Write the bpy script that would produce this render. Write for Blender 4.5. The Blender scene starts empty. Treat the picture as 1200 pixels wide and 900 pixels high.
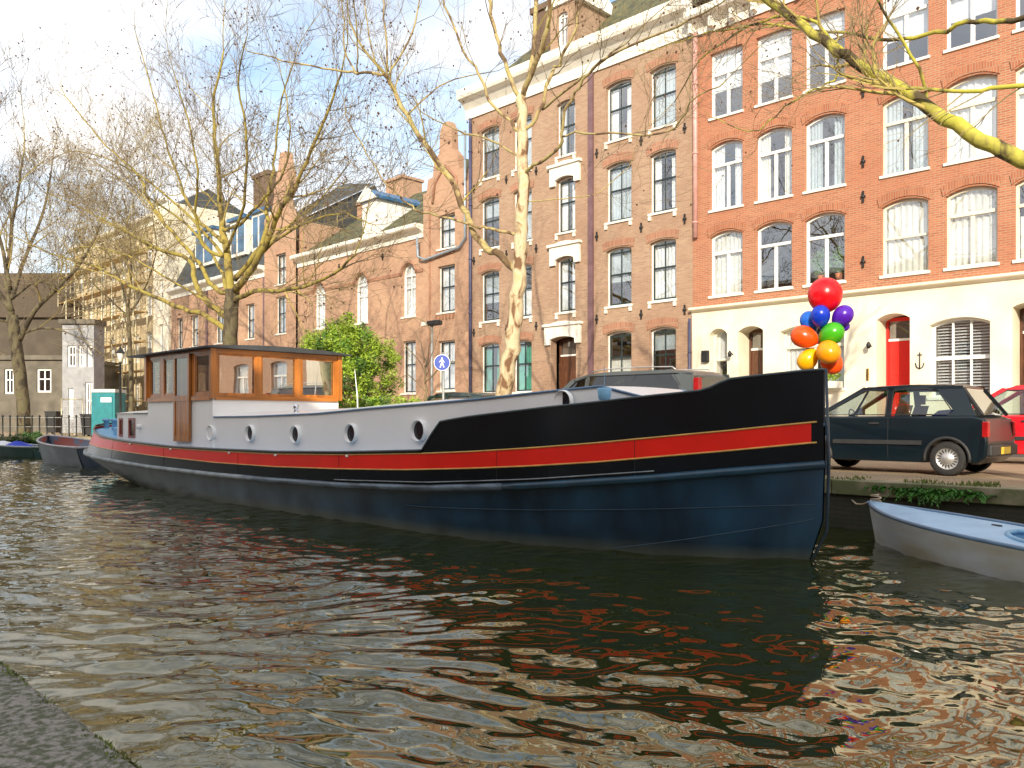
import bpy, math, random
import numpy as np
from mathutils import Vector, Matrix
random.seed(7)
R = math.radians
sc = bpy.context.scene
col = sc.collection

# ------------------------------------------------------------------ camera
FPX, HOR, EYE = 970.0, 491.0, 1.6
_n = math.hypot(.7097, .7045); CC = .7097/_n; SS = .7045/_n
cam = bpy.data.cameras.new('camera'); co = bpy.data.objects.new('camera', cam); col.objects.link(co)
sc.camera = co
co.location = (0, 0, EYE)
co.rotation_euler = (R(90), 0, math.atan2(SS, CC))
cam.sensor_width = 36; cam.lens = 36*FPX/1200; cam.shift_y = (HOR-450)/1200
cam.clip_start = .05; cam.clip_end = 2000

# ------------------------------------------------------------------ world, sun, exposure
SUN_EL = R(22); SUN_AZ = math.atan2(.615, -.788)
w = bpy.data.worlds.new('World'); sc.world = w; w.use_nodes = True
nt = w.node_tree; N = nt.nodes; L = nt.links
bg = N['Background']; bg.inputs['Strength'].default_value = .15
sky = N.new('ShaderNodeTexSky'); sky.sky_type = 'NISHITA'; sky.sun_disc = False
sky.sun_elevation = SUN_EL; sky.sun_rotation = SUN_AZ; sky.air_density = 1.1; sky.dust_density = 1.5
tc = N.new('ShaderNodeTexCoord'); mp = N.new('ShaderNodeMapping')
mp.inputs['Scale'].default_value = (1, 1, 2.4); mp.inputs['Location'].default_value = (.35, .1, .0)
nz = N.new('ShaderNodeTexNoise'); nz.inputs['Scale'].default_value = 1.9; nz.inputs['Detail'].default_value = 7; nz.inputs['Roughness'].default_value = .55
rp = N.new('ShaderNodeValToRGB'); rp.color_ramp.elements[0].position = .30; rp.color_ramp.elements[1].position = .50
nz2 = N.new('ShaderNodeTexNoise'); nz2.inputs['Scale'].default_value = 4.5; nz2.inputs['Detail'].default_value = 6
rp2 = N.new('ShaderNodeValToRGB')
rp2.color_ramp.elements[0].position = .3; rp2.color_ramp.elements[0].color = (3.1, 3.3, 3.75, 1)
rp2.color_ramp.elements[1].position = .7; rp2.color_ramp.elements[1].color = (5.6, 5.5, 5.35, 1)
mx = N.new('ShaderNodeMix'); mx.data_type = 'RGBA'
L.new(tc.outputs['Generated'], mp.inputs['Vector']); L.new(mp.outputs[0], nz.inputs['Vector']); L.new(mp.outputs[0], nz2.inputs['Vector'])
vd = N.new('ShaderNodeVectorMath'); vd.operation = 'DOT_PRODUCT'; vd.inputs[1].default_value = Vector((-.765, .651, .5)).normalized()
L.new(tc.outputs['Generated'], vd.inputs[0])
vm = N.new('ShaderNodeMapRange'); vm.inputs['From Min'].default_value = .93; vm.inputs['From Max'].default_value = 1.0; vm.inputs['To Min'].default_value = 0; vm.inputs['To Max'].default_value = -.16
L.new(vd.outputs['Value'], vm.inputs['Value'])
va = N.new('ShaderNodeMath'); va.operation = 'ADD'; L.new(nz.outputs['Fac'], va.inputs[0]); L.new(vm.outputs[0], va.inputs[1])
L.new(va.outputs[0], rp.inputs[0]); L.new(rp.outputs[0], mx.inputs['Factor'])
L.new(nz2.outputs['Fac'], rp2.inputs[0])
L.new(sky.outputs[0], mx.inputs['A']); L.new(rp2.outputs[0], mx.inputs['B']); L.new(mx.outputs['Result'], bg.inputs['Color'])

sl = bpy.data.lights.new('sun', 'SUN'); so = bpy.data.objects.new('sun', sl); col.objects.link(so)
sl.energy = 3.3; sl.angle = R(.5); sl.color = (1, .88, .69)
sd = Vector((-.615*math.cos(SUN_EL), .788*math.cos(SUN_EL), -math.sin(SUN_EL)))
so.rotation_euler = sd.to_track_quat('-Z', 'Y').to_euler(); so.location = (10, -20, 30)
vs = sc.view_settings; vs.view_transform = 'Standard'; vs.look = 'None'; vs.gamma = 1; vs.exposure = .92

# ------------------------------------------------------------------ measuring helpers (photo ray -> point on a real plane)
def onY(px, py, Y):
    a = (px-600)/FPX; d = Y/(SS*a+CC); return ((CC*a-SS)*d, Y, EYE+(HOR-py)/FPX*d)
def onD(px, py, d):
    a = (px-600)/FPX; return ((CC*a-SS)*d, (SS*a+CC)*d, EYE+(HOR-py)/FPX*d)
def fx(px, Y=25.0): return onY(px, 400, Y)[0]

# ------------------------------------------------------------------ materials
MATS = {}
def newmat(name):
    m = bpy.data.materials.new(name); m.use_nodes = True
    return m, m.node_tree.nodes, m.node_tree.links, m.node_tree.nodes['Principled BSDF']
def mat(name, c, rough=.6, metal=0, var=.15, scale=6, bump=0, bscale=None, c2=None, lo=.35, hi=.65, coat=0, alpha=None, stretch=None, detail=5, spec=None):
    if name in MATS: return MATS[name]
    m, N, L, P = newmat(name)
    P.inputs['Roughness'].default_value = rough; P.inputs['Metallic'].default_value = metal
    P.inputs['Coat Weight'].default_value = coat; P.inputs['Coat Roughness'].default_value = .05
    if spec is not None: P.inputs['Specular IOR Level'].default_value = spec
    t = N.new('ShaderNodeTexCoord'); mpn = N.new('ShaderNodeMapping'); L.new(t.outputs['Object'], mpn.inputs[0])
    if stretch: mpn.inputs['Scale'].default_value = stretch
    n = N.new('ShaderNodeTexNoise'); n.inputs['Scale'].default_value = scale; n.inputs['Detail'].default_value = detail
    L.new(mpn.outputs[0], n.inputs['Vector'])
    r = N.new('ShaderNodeValToRGB'); e = r.color_ramp.elements
    e[0].position = lo; e[1].position = hi
    a = c2 if c2 else tuple(v*(1-var) for v in c); b = c if c2 else tuple(min(1, v*(1+var)) for v in c)
    e[0].color = (*a, 1); e[1].color = (*b, 1)
    L.new(n.outputs['Fac'], r.inputs[0]); L.new(r.outputs[0], P.inputs['Base Color'])
    if bump:
        n2 = N.new('ShaderNodeTexNoise'); n2.inputs['Scale'].default_value = bscale or scale*4; n2.inputs['Detail'].default_value = 6
        L.new(mpn.outputs[0], n2.inputs['Vector'])
        bp = N.new('ShaderNodeBump'); bp.inputs['Strength'].default_value = bump; bp.inputs['Distance'].default_value = .02
        L.new(n2.outputs['Fac'], bp.inputs['Height']); L.new(bp.outputs[0], P.inputs['Normal'])
    MATS[name] = m; return m
def brickmat(name, c1, c2, mortar, stain=.3, w_=.22, h_=.065, mort=.011, flat=False, stainc=None):
    if name in MATS: return MATS[name]
    m, N, L, P = newmat(name); P.inputs['Roughness'].default_value = .85
    t = N.new('ShaderNodeTexCoord'); s = N.new('ShaderNodeSeparateXYZ'); L.new(t.outputs['Object'], s.inputs[0])
    cb = N.new('ShaderNodeCombineXYZ')
    if flat: L.new(s.outputs[0], cb.inputs[0]); L.new(s.outputs[1], cb.inputs[1])
    else:
        ad = N.new('ShaderNodeMath'); L.new(s.outputs[0], ad.inputs[0]); L.new(s.outputs[1], ad.inputs[1])
        L.new(ad.outputs[0], cb.inputs[0]); L.new(s.outputs[2], cb.inputs[1])
    b = N.new('ShaderNodeTexBrick'); L.new(cb.outputs[0], b.inputs['Vector'])
    b.inputs['Scale'].default_value = 1; b.inputs['Brick Width'].default_value = w_; b.inputs['Row Height'].default_value = h_
    b.inputs['Mortar Size'].default_value = mort; b.inputs['Color1'].default_value = (*c1, 1); b.inputs['Color2'].default_value = (*c2, 1)
    b.inputs['Mortar'].default_value = (*mortar, 1)
    n = N.new('ShaderNodeTexNoise'); n.inputs['Scale'].default_value = .55; n.inputs['Detail'].default_value = 9; n.inputs['Roughness'].default_value = .65
    L.new(t.outputs['Object'], n.inputs['Vector'])
    r = N.new('ShaderNodeValToRGB'); r.color_ramp.elements[0].position = .38; r.color_ramp.elements[1].position = .62
    r.color_ramp.elements[0].color = (stain,)*3+(1,); r.color_ramp.elements[1].color = (0, 0, 0, 1)
    L.new(n.outputs['Fac'], r.inputs[0])
    mxn = N.new('ShaderNodeMix'); mxn.data_type = 'RGBA'
    L.new(r.outputs[0], mxn.inputs['Factor']); L.new(b.outputs['Color'], mxn.inputs['A'])
    sc_ = stainc or tuple(v*.45 for v in c1); mxn.inputs['B'].default_value = (*sc_, 1)
    L.new(mxn.outputs['Result'], P.inputs['Base Color'])
    bp = N.new('ShaderNodeBump'); bp.inputs['Strength'].default_value = .5; bp.inputs['Distance'].default_value = .01
    L.new(b.outputs['Fac'], bp.inputs['Height']); bp.invert = True; L.new(bp.outputs[0], P.inputs['Normal'])
    MATS[name] = m; return m
def glassmat(name, tint=(.9, .95, 1), refl=.35, rough=.01, wav=.15, opaque=0, dark=(.01, .012, .012)):
    if name in MATS: return MATS[name]
    m = bpy.data.materials.new(name); m.use_nodes = True; N = m.node_tree.nodes; L = m.node_tree.links; N.clear()
    out = N.new('ShaderNodeOutputMaterial'); mix = N.new('ShaderNodeMixShader'); tr = N.new('ShaderNodeBsdfTransparent'); gl = N.new('ShaderNodeBsdfGlossy')
    tr.inputs['Color'].default_value = (*tint, 1); gl.inputs['Roughness'].default_value = rough; gl.inputs['Color'].default_value = (.95, .97, 1, 1)
    fr = N.new('ShaderNodeLayerWeight'); fr.inputs['Blend'].default_value = .5; pw = N.new('ShaderNodeMath'); pw.operation = 'POWER'; pw.inputs[1].default_value = 4
    ad = N.new('ShaderNodeMath'); ad.operation = 'ADD'; ad.inputs[1].default_value = refl; ad.use_clamp = True
    L.new(fr.outputs['Facing'], pw.inputs[0]); L.new(pw.outputs[0], ad.inputs[0]); L.new(ad.outputs[0], mix.inputs[0])
    t = N.new('ShaderNodeTexCoord'); n = N.new('ShaderNodeTexNoise'); n.inputs['Scale'].default_value = 1.6; n.inputs['Detail'].default_value = 1
    bp = N.new('ShaderNodeBump'); bp.inputs['Strength'].default_value = wav; bp.inputs['Distance'].default_value = .02
    L.new(t.outputs['Object'], n.inputs['Vector']); L.new(n.outputs['Fac'], bp.inputs['Height']); L.new(bp.outputs[0], gl.inputs['Normal'])
    L.new(tr.outputs[0], mix.inputs[1]); L.new(gl.outputs[0], mix.inputs[2]); L.new(mix.outputs[0], out.inputs[0])
    MATS[name] = m; return m

brick_red = brickmat('red brick', (.46, .18, .09), (.33, .115, .055), (.40, .28, .19), .5, stainc=(.38, .13, .07))
brick_tan = brickmat('tan brick', (.43, .28, .185), (.31, .185, .12), (.38, .3, .22), .5, stainc=(.30, .17, .11))
brick_pink = brickmat('pink brick', (.52, .31, .2), (.44, .24, .15), (.43, .32, .22), .35, stainc=(.33, .18, .13))
brick_lintel = brickmat('orange lintel brick', (.42, .19, .115), (.31, .125, .075), (.40, .29, .2), .3, w_=.07, h_=.24, mort=.01)
brick_arch_red = brickmat('red arch brick', (.44, .165, .08), (.32, .105, .05), (.39, .24, .16), .3, w_=.07, h_=.26, mort=.01)
brick_dark = brickmat('brown brick', (.16, .09, .055), (.12, .07, .045), (.17, .13, .1), .4)
brick_cream = brickmat('cream brick', (.62, .5, .3), (.55, .43, .25), (.55, .47, .33), .3)
stucco = mat('cream stucco', (.82, .76, .62), .8, var=.1, scale=.9, bump=.15, c2=(.7, .63, .48), lo=.3, hi=.6)
white_trim = mat('white painted trim', (.8, .78, .7), .55, scale=2, var=.07)
white_frame = mat('white window paint', (.82, .82, .8), .45, scale=3, var=.05)
green_frame = mat('dark green window paint', (.02, .035, .035), .4, scale=3)
cream_frame = mat('cream window paint', (.72, .68, .56), .5, scale=3, var=.06)
glass = glassmat('window glass', refl=.28)
glass_car = glassmat('car glass', tint=(.72, .8, .76), refl=.1, wav=0)
glass_van = glassmat('tinted van glass', tint=(.05, .07, .05), refl=.08, wav=0)
glass_boat = glassmat('wheelhouse glass', tint=(.6, .6, .55), refl=.5, wav=.03)
curtain_w = mat('white curtain cloth', (.8, .79, .75), .9, var=.05, scale=2)
curtain_g = mat('grey curtain cloth', (.5, .55, .55), .9, var=.08, scale=2)
curtain_c = mat('cream blind cloth', (.78, .75, .66), .9, var=.05, scale=2)
curtain_t = mat('green curtain cloth', (.08, .42, .3), .9, var=.1, scale=2)
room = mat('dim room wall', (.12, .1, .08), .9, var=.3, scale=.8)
roof_dark = mat('dark slate roof', (.045, .055, .06), .6, var=.35, scale=5, bump=.4, bscale=14, stretch=(1, 1, 3))
roof_moss = mat('mossy tile roof', (.13, .12, .05), .9, c2=(.04, .05, .035), scale=3, bump=.5, bscale=12)
zinc = mat('zinc sheet', (.3, .36, .42), .4, metal=.4, scale=4)
blue_sheet = mat('blue roof sheet', (.04, .13, .27), .45, scale=4, var=.25)
purple_paint = mat('purple brown paint', (.16, .09, .1), .5, scale=4)
pink_paint = mat('pinkish pipe paint', (.55, .3, .27), .5, scale=4)
navy_pipe = mat('dark blue pipe paint', (.06, .06, .12), .5, scale=4)
iron = mat('black iron', (.015, .015, .017), .5, scale=9, var=.3)
wood_dark = mat('dark varnished door wood', (.1, .04, .02), .4, scale=5, stretch=(4, 4, .6), var=.3)
red_door = mat('red gloss door paint', (.68, .02, .015), .25, scale=3, var=.06)
street_brick = brickmat('street paving brick', (.42, .31, .19), (.34, .24, .14), (.2, .15, .1), .3, w_=.2, h_=.1, flat=True)
pave = brickmat('pavement slabs', (.42, .38, .32), (.37, .33, .28), (.2, .18, .15), .25, w_=.3, h_=.3, flat=True)
coping = mat('worn coping stone', (.3, .25, .17), .85, c2=(.11, .12, .05), scale=2.2, bump=.4, lo=.4, hi=.62)
quay_brick = brickmat('dark quay brick', (.05, .042, .028), (.035, .035, .022), (.03, .032, .02), .6, stainc=(.018, .03, .008))
kerbm = mat('grey kerb stone', (.33, .31, .28), .8, scale=3)

# ------------------------------------------------------------------ mesh builder
class MB:
    def __init__(s): s.v = []; s.f = []; s.m = []; s.mats = []; s.cur = 0; s.sm = []; s.smooth = False
    def use(s, m, smooth=None):
        if m not in s.mats: s.mats.append(m)
        s.cur = s.mats.index(m)
        if smooth is not None: s.smooth = smooth
        return s
    def face(s, pts):
        i = len(s.v); s.v += [tuple(p) for p in pts]; s.f.append(list(range(i, i+len(pts)))); s.m.append(s.cur); s.sm.append(s.smooth)
    def grid(s, rows, closed=False):
        i = len(s.v); n = len(rows[0])
        for r in rows: s.v += [tuple(p) for p in r]
        for a in range(len(rows)-1):
            for b in range(n if closed else n-1):
                c = (b+1) % n
                s.f.append([i+a*n+b, i+a*n+c, i+(a+1)*n+c, i+(a+1)*n+b]); s.m.append(s.cur); s.sm.append(s.smooth)
    def box(s, x0, x1, y0, y1, z0, z1):
        P = [(x0, y0, z0), (x1, y0, z0), (x1, y1, z0), (x0, y1, z0), (x0, y0, z1), (x1, y0, z1), (x1, y1, z1), (x0, y1, z1)]
        i = len(s.v); s.v += P
        for q in ((0, 3, 2, 1), (4, 5, 6, 7), (0, 1, 5, 4), (1, 2, 6, 5), (2, 3, 7, 6), (3, 0, 4, 7)):
            s.f.append([i+k for k in q]); s.m.append(s.cur); s.sm.append(False)
        return s
    def bar(s, p, q, a, b, up=(0, 0, 1)):
        p = Vector(p); q = Vector(q); d = (q-p).normalized(); u = Vector(up)
        if abs(d.dot(u)) > .98: u = Vector((1, 0, 0))
        e = d.cross(u).normalized(); g = e.cross(d).normalized()
        c = [e*(a/2)+g*(b/2), e*(-a/2)+g*(b/2), e*(-a/2)-g*(b/2), e*(a/2)-g*(b/2)]
        i = len(s.v); s.v += [tuple(p+k) for k in c]+[tuple(q+k) for k in c]
        for f in ((0, 1, 2, 3), (7, 6, 5, 4), (0, 4, 5, 1), (1, 5, 6, 2), (2, 6, 7, 3), (3, 7, 4, 0)):
            s.f.append([i+k for k in f]); s.m.append(s.cur); s.sm.append(False)
        return s
    def tube(s, pts, r, k=8, cap=True):
        pts = [Vector(p) for p in pts]; n = len(pts)
        rr = r if isinstance(r, (list, tuple)) else [r]*n
        e = None; i0 = len(s.v)
        for i, p in enumerate(pts):
            d = (pts[min(i+1, n-1)]-pts[max(i-1, 0)])
            if d.length < 1e-9: d = Vector((0, 0, 1))
            d.normalize()
            if e is None:
                e = d.cross(Vector((0, 0, 1)) if abs(d.z) < .9 else Vector((1, 0, 0)))
            else: e = e-d*e.dot(d)
            e.normalize(); g = d.cross(e)
            for j in range(k):
                t = 2*math.pi*j/k; s.v.append(tuple(p+(e*math.cos(t)+g*math.sin(t))*rr[i]))
        for i in range(n-1):
            for j in range(k):
                c = (j+1) % k
                s.f.append([i0+i*k+j, i0+i*k+c, i0+(i+1)*k+c, i0+(i+1)*k+j]); s.m.append(s.cur); s.sm.append(k > 4)
        if cap:
            s.f.append([i0+j for j in range(k)][::-1]); s.m.append(s.cur); s.sm.append(False)
            s.f.append([i0+(n-1)*k+j for j in range(k)]); s.m.append(s.cur); s.sm.append(False)
        return s
    def lathe(s, c, prof, k=16, axis='z'):
        rows = []
        for r, h in prof:
            row = []
            for j in range(k):
                t = 2*math.pi*j/k; a, b = r*math.cos(t), r*math.sin(t)
                row.append((c[0]+a, c[1]+b, c[2]+h) if axis == 'z' else ((c[0]+a, c[1]+h, c[2]+b) if axis == 'y' else (c[0]+h, c[1]+a, c[2]+b)))
            rows.append(row)
        o = s.smooth; s.smooth = True; s.grid(rows, True); s.smooth = o
        return s
    def prism(s, pts, d):
        """polygon of 3D points pushed along vector d, closed"""
        d = Vector(d); a = [Vector(p) for p in pts]; b = [p+d for p in a]
        s.face(a); s.face(b[::-1]); n = len(a)
        for i in range(n):
            j = (i+1) % n; s.face([a[i], b[i], b[j], a[j]])
        return s
    def build(s, name, parent=None, m=None, label=None, bevel=0, kind=None):
        me = bpy.data.meshes.new(name); off = Vector((0, 0, 0))
        if parent is not None:
            q = parent
            while q is not None: off += q.location; q = q.parent
        V = [(v[0]-off.x, v[1]-off.y, v[2]-off.z) for v in s.v]
        me.from_pydata(V, [], s.f)
        for mm in (s.mats or [m]): me.materials.append(mm)
        if s.mats: me.polygons.foreach_set('material_index', s.m)
        me.polygons.foreach_set('use_smooth', s.sm); me.update()
        o = bpy.data.objects.new(name, me); col.objects.link(o)
        if parent is not None: o.parent = parent
        if label: o['label'] = label
        if kind: o['kind'] = kind
        if bevel:
            b = o.modifiers.new('bevel', 'BEVEL'); b.width = bevel; b.segments = 2; b.limit_method = 'ANGLE'; b.angle_limit = R(40)
        return o
def root(name, loc, label, cat, group=None):
    o = bpy.data.objects.new(name, None); col.objects.link(o); o.location = loc; o.empty_display_size = .2
    o['label'] = label; o['category'] = cat
    if group: o['group'] = group
    return o
def tag(o, label, cat, group=None):
    o['label'] = label; o['category'] = cat
    if group: o['group'] = group
    return o
def boxp(name, parent, m, x0, x1, y0, y1, z0, z1, bevel=0):
    return MB().use(m).box(x0, x1, y0, y1, z0, z1).build(name, parent, bevel=bevel)

# ------------------------------------------------------------------ the setting
ST = .7           # street level, water is z = 0
QY = 12.0         # far quay edge
land = [(60, QY), (-36, QY), (-43.4, 16.0)]
pD = onD(-500, 0, 42); land += [(pD[0], pD[1])]
far = [(-400, land[-1][1]), (-400, 400), (60, 400)]
g = MB(); g.use(street_brick)
g.face([(x, y, ST) for x, y in (land+far)])
go = g.build('street'); go['kind'] = 'structure'
g = MB(); g.use(quay_brick)
for a, b in zip(land[:-1], land[1:]): g.face([(a[0], a[1], -1.5), (b[0], b[1], -1.5), (b[0], b[1], ST), (a[0], a[1], ST)])
o = g.build('quay_wall'); o['kind'] = 'structure'
g = MB(); g.use(coping)      # coping stones, each with a small joint
x = 6.0; k = 0
while x > -36:
    l = 1.25; g.box(x-l+.012, x, QY-.05, QY+.42, ST-.2, ST+.012+.008*math.sin(k*2.3)); x -= l; k += 1
for a, b in zip(land[1:-1], land[2:]):
    a = Vector((*a, ST-.09)); b = Vector((*b, ST-.09)); n = max(1, int((b-a).length/1.25))
    for i in range(min(n, 30)): g.bar(a.lerp(b, i/n), a.lerp(b, (i+.985)/n), .45, .2)
o = g.build('quay_coping', bevel=.012); o['kind'] = 'structure'
# far pavement
o = MB().use(pave).box(-82, 10, 22.6, 24.98, ST-.2, ST+.1).build('pavement'); o['kind'] = 'structure'
g = MB().use(kerbm)
x = 10
while x > -82: g.box(x-.99, x, 22.42, 22.59, ST-.2, ST+.11); x -= 1
o = g.build('kerb'); o['kind'] = 'structure'
# canal bed
o = MB().use(quay_brick).box(-400, 60, -30, 60, -2.2, -1.9).build('canal_bed'); o['kind'] = 'structure'
# near quay: camera side
nearm = mat('gritty mossy concrete', (.30, .28, .25), .95, c2=(.09, .10, .055), scale=45, bump=1, bscale=110, lo=.4, hi=.6, detail=12)
g = MB().use(nearm)
xs = np.linspace(-9, 3, 220); ys = [-4.5, -2, -1, -.2, .3, .6, .75, .83, .85]
rows = []
for y in ys: rows.append([(x, y+(.002*math.sin(x*9)+.0015*math.sin(x*23) if y > .8 else 0), ST+.004*math.sin(x*31+y*17)-(.012 if y > .84 else 0)) for x in xs])
rows.append([(x, .86, -.4) for x in xs])
g.smooth = True; g.grid(rows)
g.face([(-400, -4.5, ST), (-400, .85, ST), (-9, .85, ST), (-9, -4.5, ST)]); g.face([(3, -4.5, ST), (3, .85, ST), (60, .85, ST), (60, -4.5, ST)])
g.face([(-400, .85, ST), (-400, .86, -1), (-9, .86, -1), (-9, .85, ST)])
o = g.build('near_quay'); o['kind'] = 'structure'
o = MB().use(street_brick).box(-400, 60, -60, -4.5, ST-.5, ST-.004).build('near_street'); o['kind'] = 'structure'
# moss and grass along the near quay edge
grassm = mat('moss green', (.10, .13, .02), .9, var=.5, scale=30)
g = MB().use(grassm)
for i in range(2600):
    x = random.uniform(-5, .5); y = .845-abs(random.gauss(0, .02))
    if math.sin(x*5)+math.sin(x*13+1) < random.uniform(-1.2, 1): continue
    h = random.uniform(.003, .010); a = random.uniform(0, 6.28); dx = math.cos(a)*.004; dy = math.sin(a)*.004
    g.face([(x-dx, y-dy, ST-.005), (x+dx, y+dy, ST-.005), (x+random.gauss(0, .008), y+random.gauss(0, .008), ST+h)])
o = g.build('moss'); o['kind'] = 'stuff'; tag(o, 'green moss tufts along the edge of the near quay', 'moss')

# water: a real rippled sheet
def waves(X, Y):
    rs = np.random.RandomState(3); Z = np.zeros_like(X)
    wx = X+.35*np.sin(Y*.8+1)+.2*np.sin(X*1.3+Y*.5); wy = Y+.3*np.sin(X*.9+2)+.2*np.sin(Y*1.7-X*.4)
    for i in range(90):
        lam = .12*(9**(rs.rand()))        # .12 .. 1.1 m
        th = math.atan2(SS, CC)+math.pi/2+rs.normal(0, .8)   # crests roughly across the view
        kx, ky = math.cos(th)*2*math.pi/lam, math.sin(th)*2*math.pi/lam
        amp = .0021*lam**.9
        Z += amp*np.sin(kx*wx+ky*wy+rs.rand()*6.28)
    return Z
def axis(a, b, s0, s1, focus):
    v = [a]
    while v[-1] < b: v.append(v[-1]+s0+(s1-s0)*min(1, max(0, abs(v[-1]-focus)-5)/25))
    return np.array(v)
xs = axis(-50, 6, .032, .13, -2.5); ys = np.concatenate([np.arange(.86, 9, .032), np.arange(9, 17.5, .07)])
X, Y = np.meshgrid(xs, ys); Z = waves(X, Y)
nx, ny = len(xs), len(ys)
me = bpy.data.meshes.new('water')
V = np.stack([X, Y, Z], -1).reshape(-1, 3)
idx = np.arange(nx*ny).reshape(ny, nx)
Fq = np.stack([idx[:-1, :-1], idx[:-1, 1:], idx[1:, 1:], idx[1:, :-1]], -1).reshape(-1, 4)
me.vertices.add(len(V)); me.vertices.foreach_set('co', V.ravel()); me.loops.add(Fq.size); me.loops.foreach_set('vertex_index', Fq.ravel())
me.polygons.add(len(Fq)); me.polygons.foreach_set('loop_start', np.arange(0, Fq.size, 4)); me.polygons.foreach_set('use_smooth', [True]*len(Fq)); me.update()
wm, N, L, P = newmat('canal water')
P.inputs['Base Color'].default_value = (.018, .024, .005, 1); P.inputs['Roughness'].default_value = .02; P.inputs['IOR'].default_value = 2.3
t = N.new('ShaderNodeTexCoord'); n = N.new('ShaderNodeTexNoise'); n.inputs['Scale'].default_value = 6; n.inputs['Detail'].default_value = 1
n.inputs['Distortion'].default_value = .6
mpw = N.new('ShaderNodeMapping'); mpw.inputs['Rotation'].default_value = (0, 0, -math.atan2(SS, CC)); mpw.inputs['Scale'].default_value = (.7, 1.1, 1)
bp = N.new('ShaderNodeBump'); bp.inputs['Strength'].default_value = .22; bp.inputs['Distance'].default_value = .02
P.inputs['Specular Tint'].default_value = (1, .9, .66, 1)
L.new(t.outputs['Object'], mpw.inputs[0]); L.new(mpw.outputs[0], n.inputs['Vector']); L.new(n.outputs['Fac'], bp.inputs['Height']); L.new(bp.outputs[0], P.inputs['Normal'])
me.materials.append(wm); wo = bpy.data.objects.new('water', me); col.objects.link(wo); wo['kind'] = 'structure'
g = MB().use(wm); g.face([(-400, .86, -.01), (-50, .86, -.01), (-50, 80, -.01), (-400, 80, -.01)])
o = g.build('water_far'); o['kind'] = 'structure'

# ------------------------------------------------------------------ walls and windows
def arc(x0, x1, z1, rise, n=8):
    """points right to left along the segmental head"""
    if rise <= 0: return [(x1, z1), (x0, z1)]
    c = (x0+x1)/2; h = (x1-x0)/2; r = (h*h+rise*rise)/(2*rise); zc = z1-r; a = math.asin(min(1, h/r))
    if rise >= h*.99: a = math.pi/2
    return [(c+r*math.sin(a-2*a*i/n), zc+r*math.cos(a-2*a*i/n)) for i in range(n+1)]
def outline(x0, x1, z0, z1, rise): return [(x0, z0), (x1, z0)]+arc(x0, x1, z1, rise)
def holed(g, u0, u1, v0, v1, ops, M, dep):
    """wall panel with openings; M(u,v,w) gives the 3D point, w is depth inward"""
    us = sorted(set([u0, u1]+[q for o in ops for q in o[:2]])); vv = sorted(set([v0, v1]+[q for o in ops for q in o[2:4]]))
    for a, b in zip(us[:-1], us[1:]):
        for c, d in zip(vv[:-1], vv[1:]):
            mu, mv = (a+b)/2, (c+d)/2
            if any(o[0] < mu < o[1] and o[2] < mv < o[3] for o in ops): continue
            g.face([M(a, c, 0), M(b, c, 0), M(b, d, 0), M(a, d, 0)])
    for o in ops:
        ol = outline(*o[:5])
        n = len(ol)
        for i in range(n):
            p, q = ol[i], ol[(i+1) % n]
            g.face([M(p[0], p[1], 0), M(q[0], q[1], 0), M(q[0], q[1], dep), M(p[0], p[1], dep)])
        if o[4] > 0:
            ar = ol[2:]
            for p, q in zip(ar[:-1], ar[1:]):
                g.face([M(p[0], p[1], 0), M(p[0], o[3], 0), M(q[0], o[3], 0), M(q[0], q[1], 0)])
def ring(g, o1, o2, M, w0, w1):
    n = len(o1)
    for i in range(n):
        j = (i+1) % n
        g.face([M(*o1[i], w0), M(*o1[j], w0), M(*o2[j], w0), M(*o2[i], w0)])
        g.face([M(*o2[i], w0), M(*o2[j], w0), M(*o2[j], w1), M(*o2[i], w1)])
def facM(Y): return lambda u, v, w: (u, Y+w, v)
def curtain_mesh(x0, x1, z0, z1, y, m, folds=9, amp=.025):
    g = MB().use(m, True); n = max(6, int(folds*6)); rows = []
    ph = random.uniform(0, 6)
    for zz in (z0, (z0+z1)/2, z1): rows.append([(x0+(x1-x0)*i/n, y+amp*math.sin(i/n*folds*6.28+ph+.4*math.sin(i*.7+zz))+.01*math.sin(i*1.9), zz) for i in range(n+1)])
    g.grid(rows); return g
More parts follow.
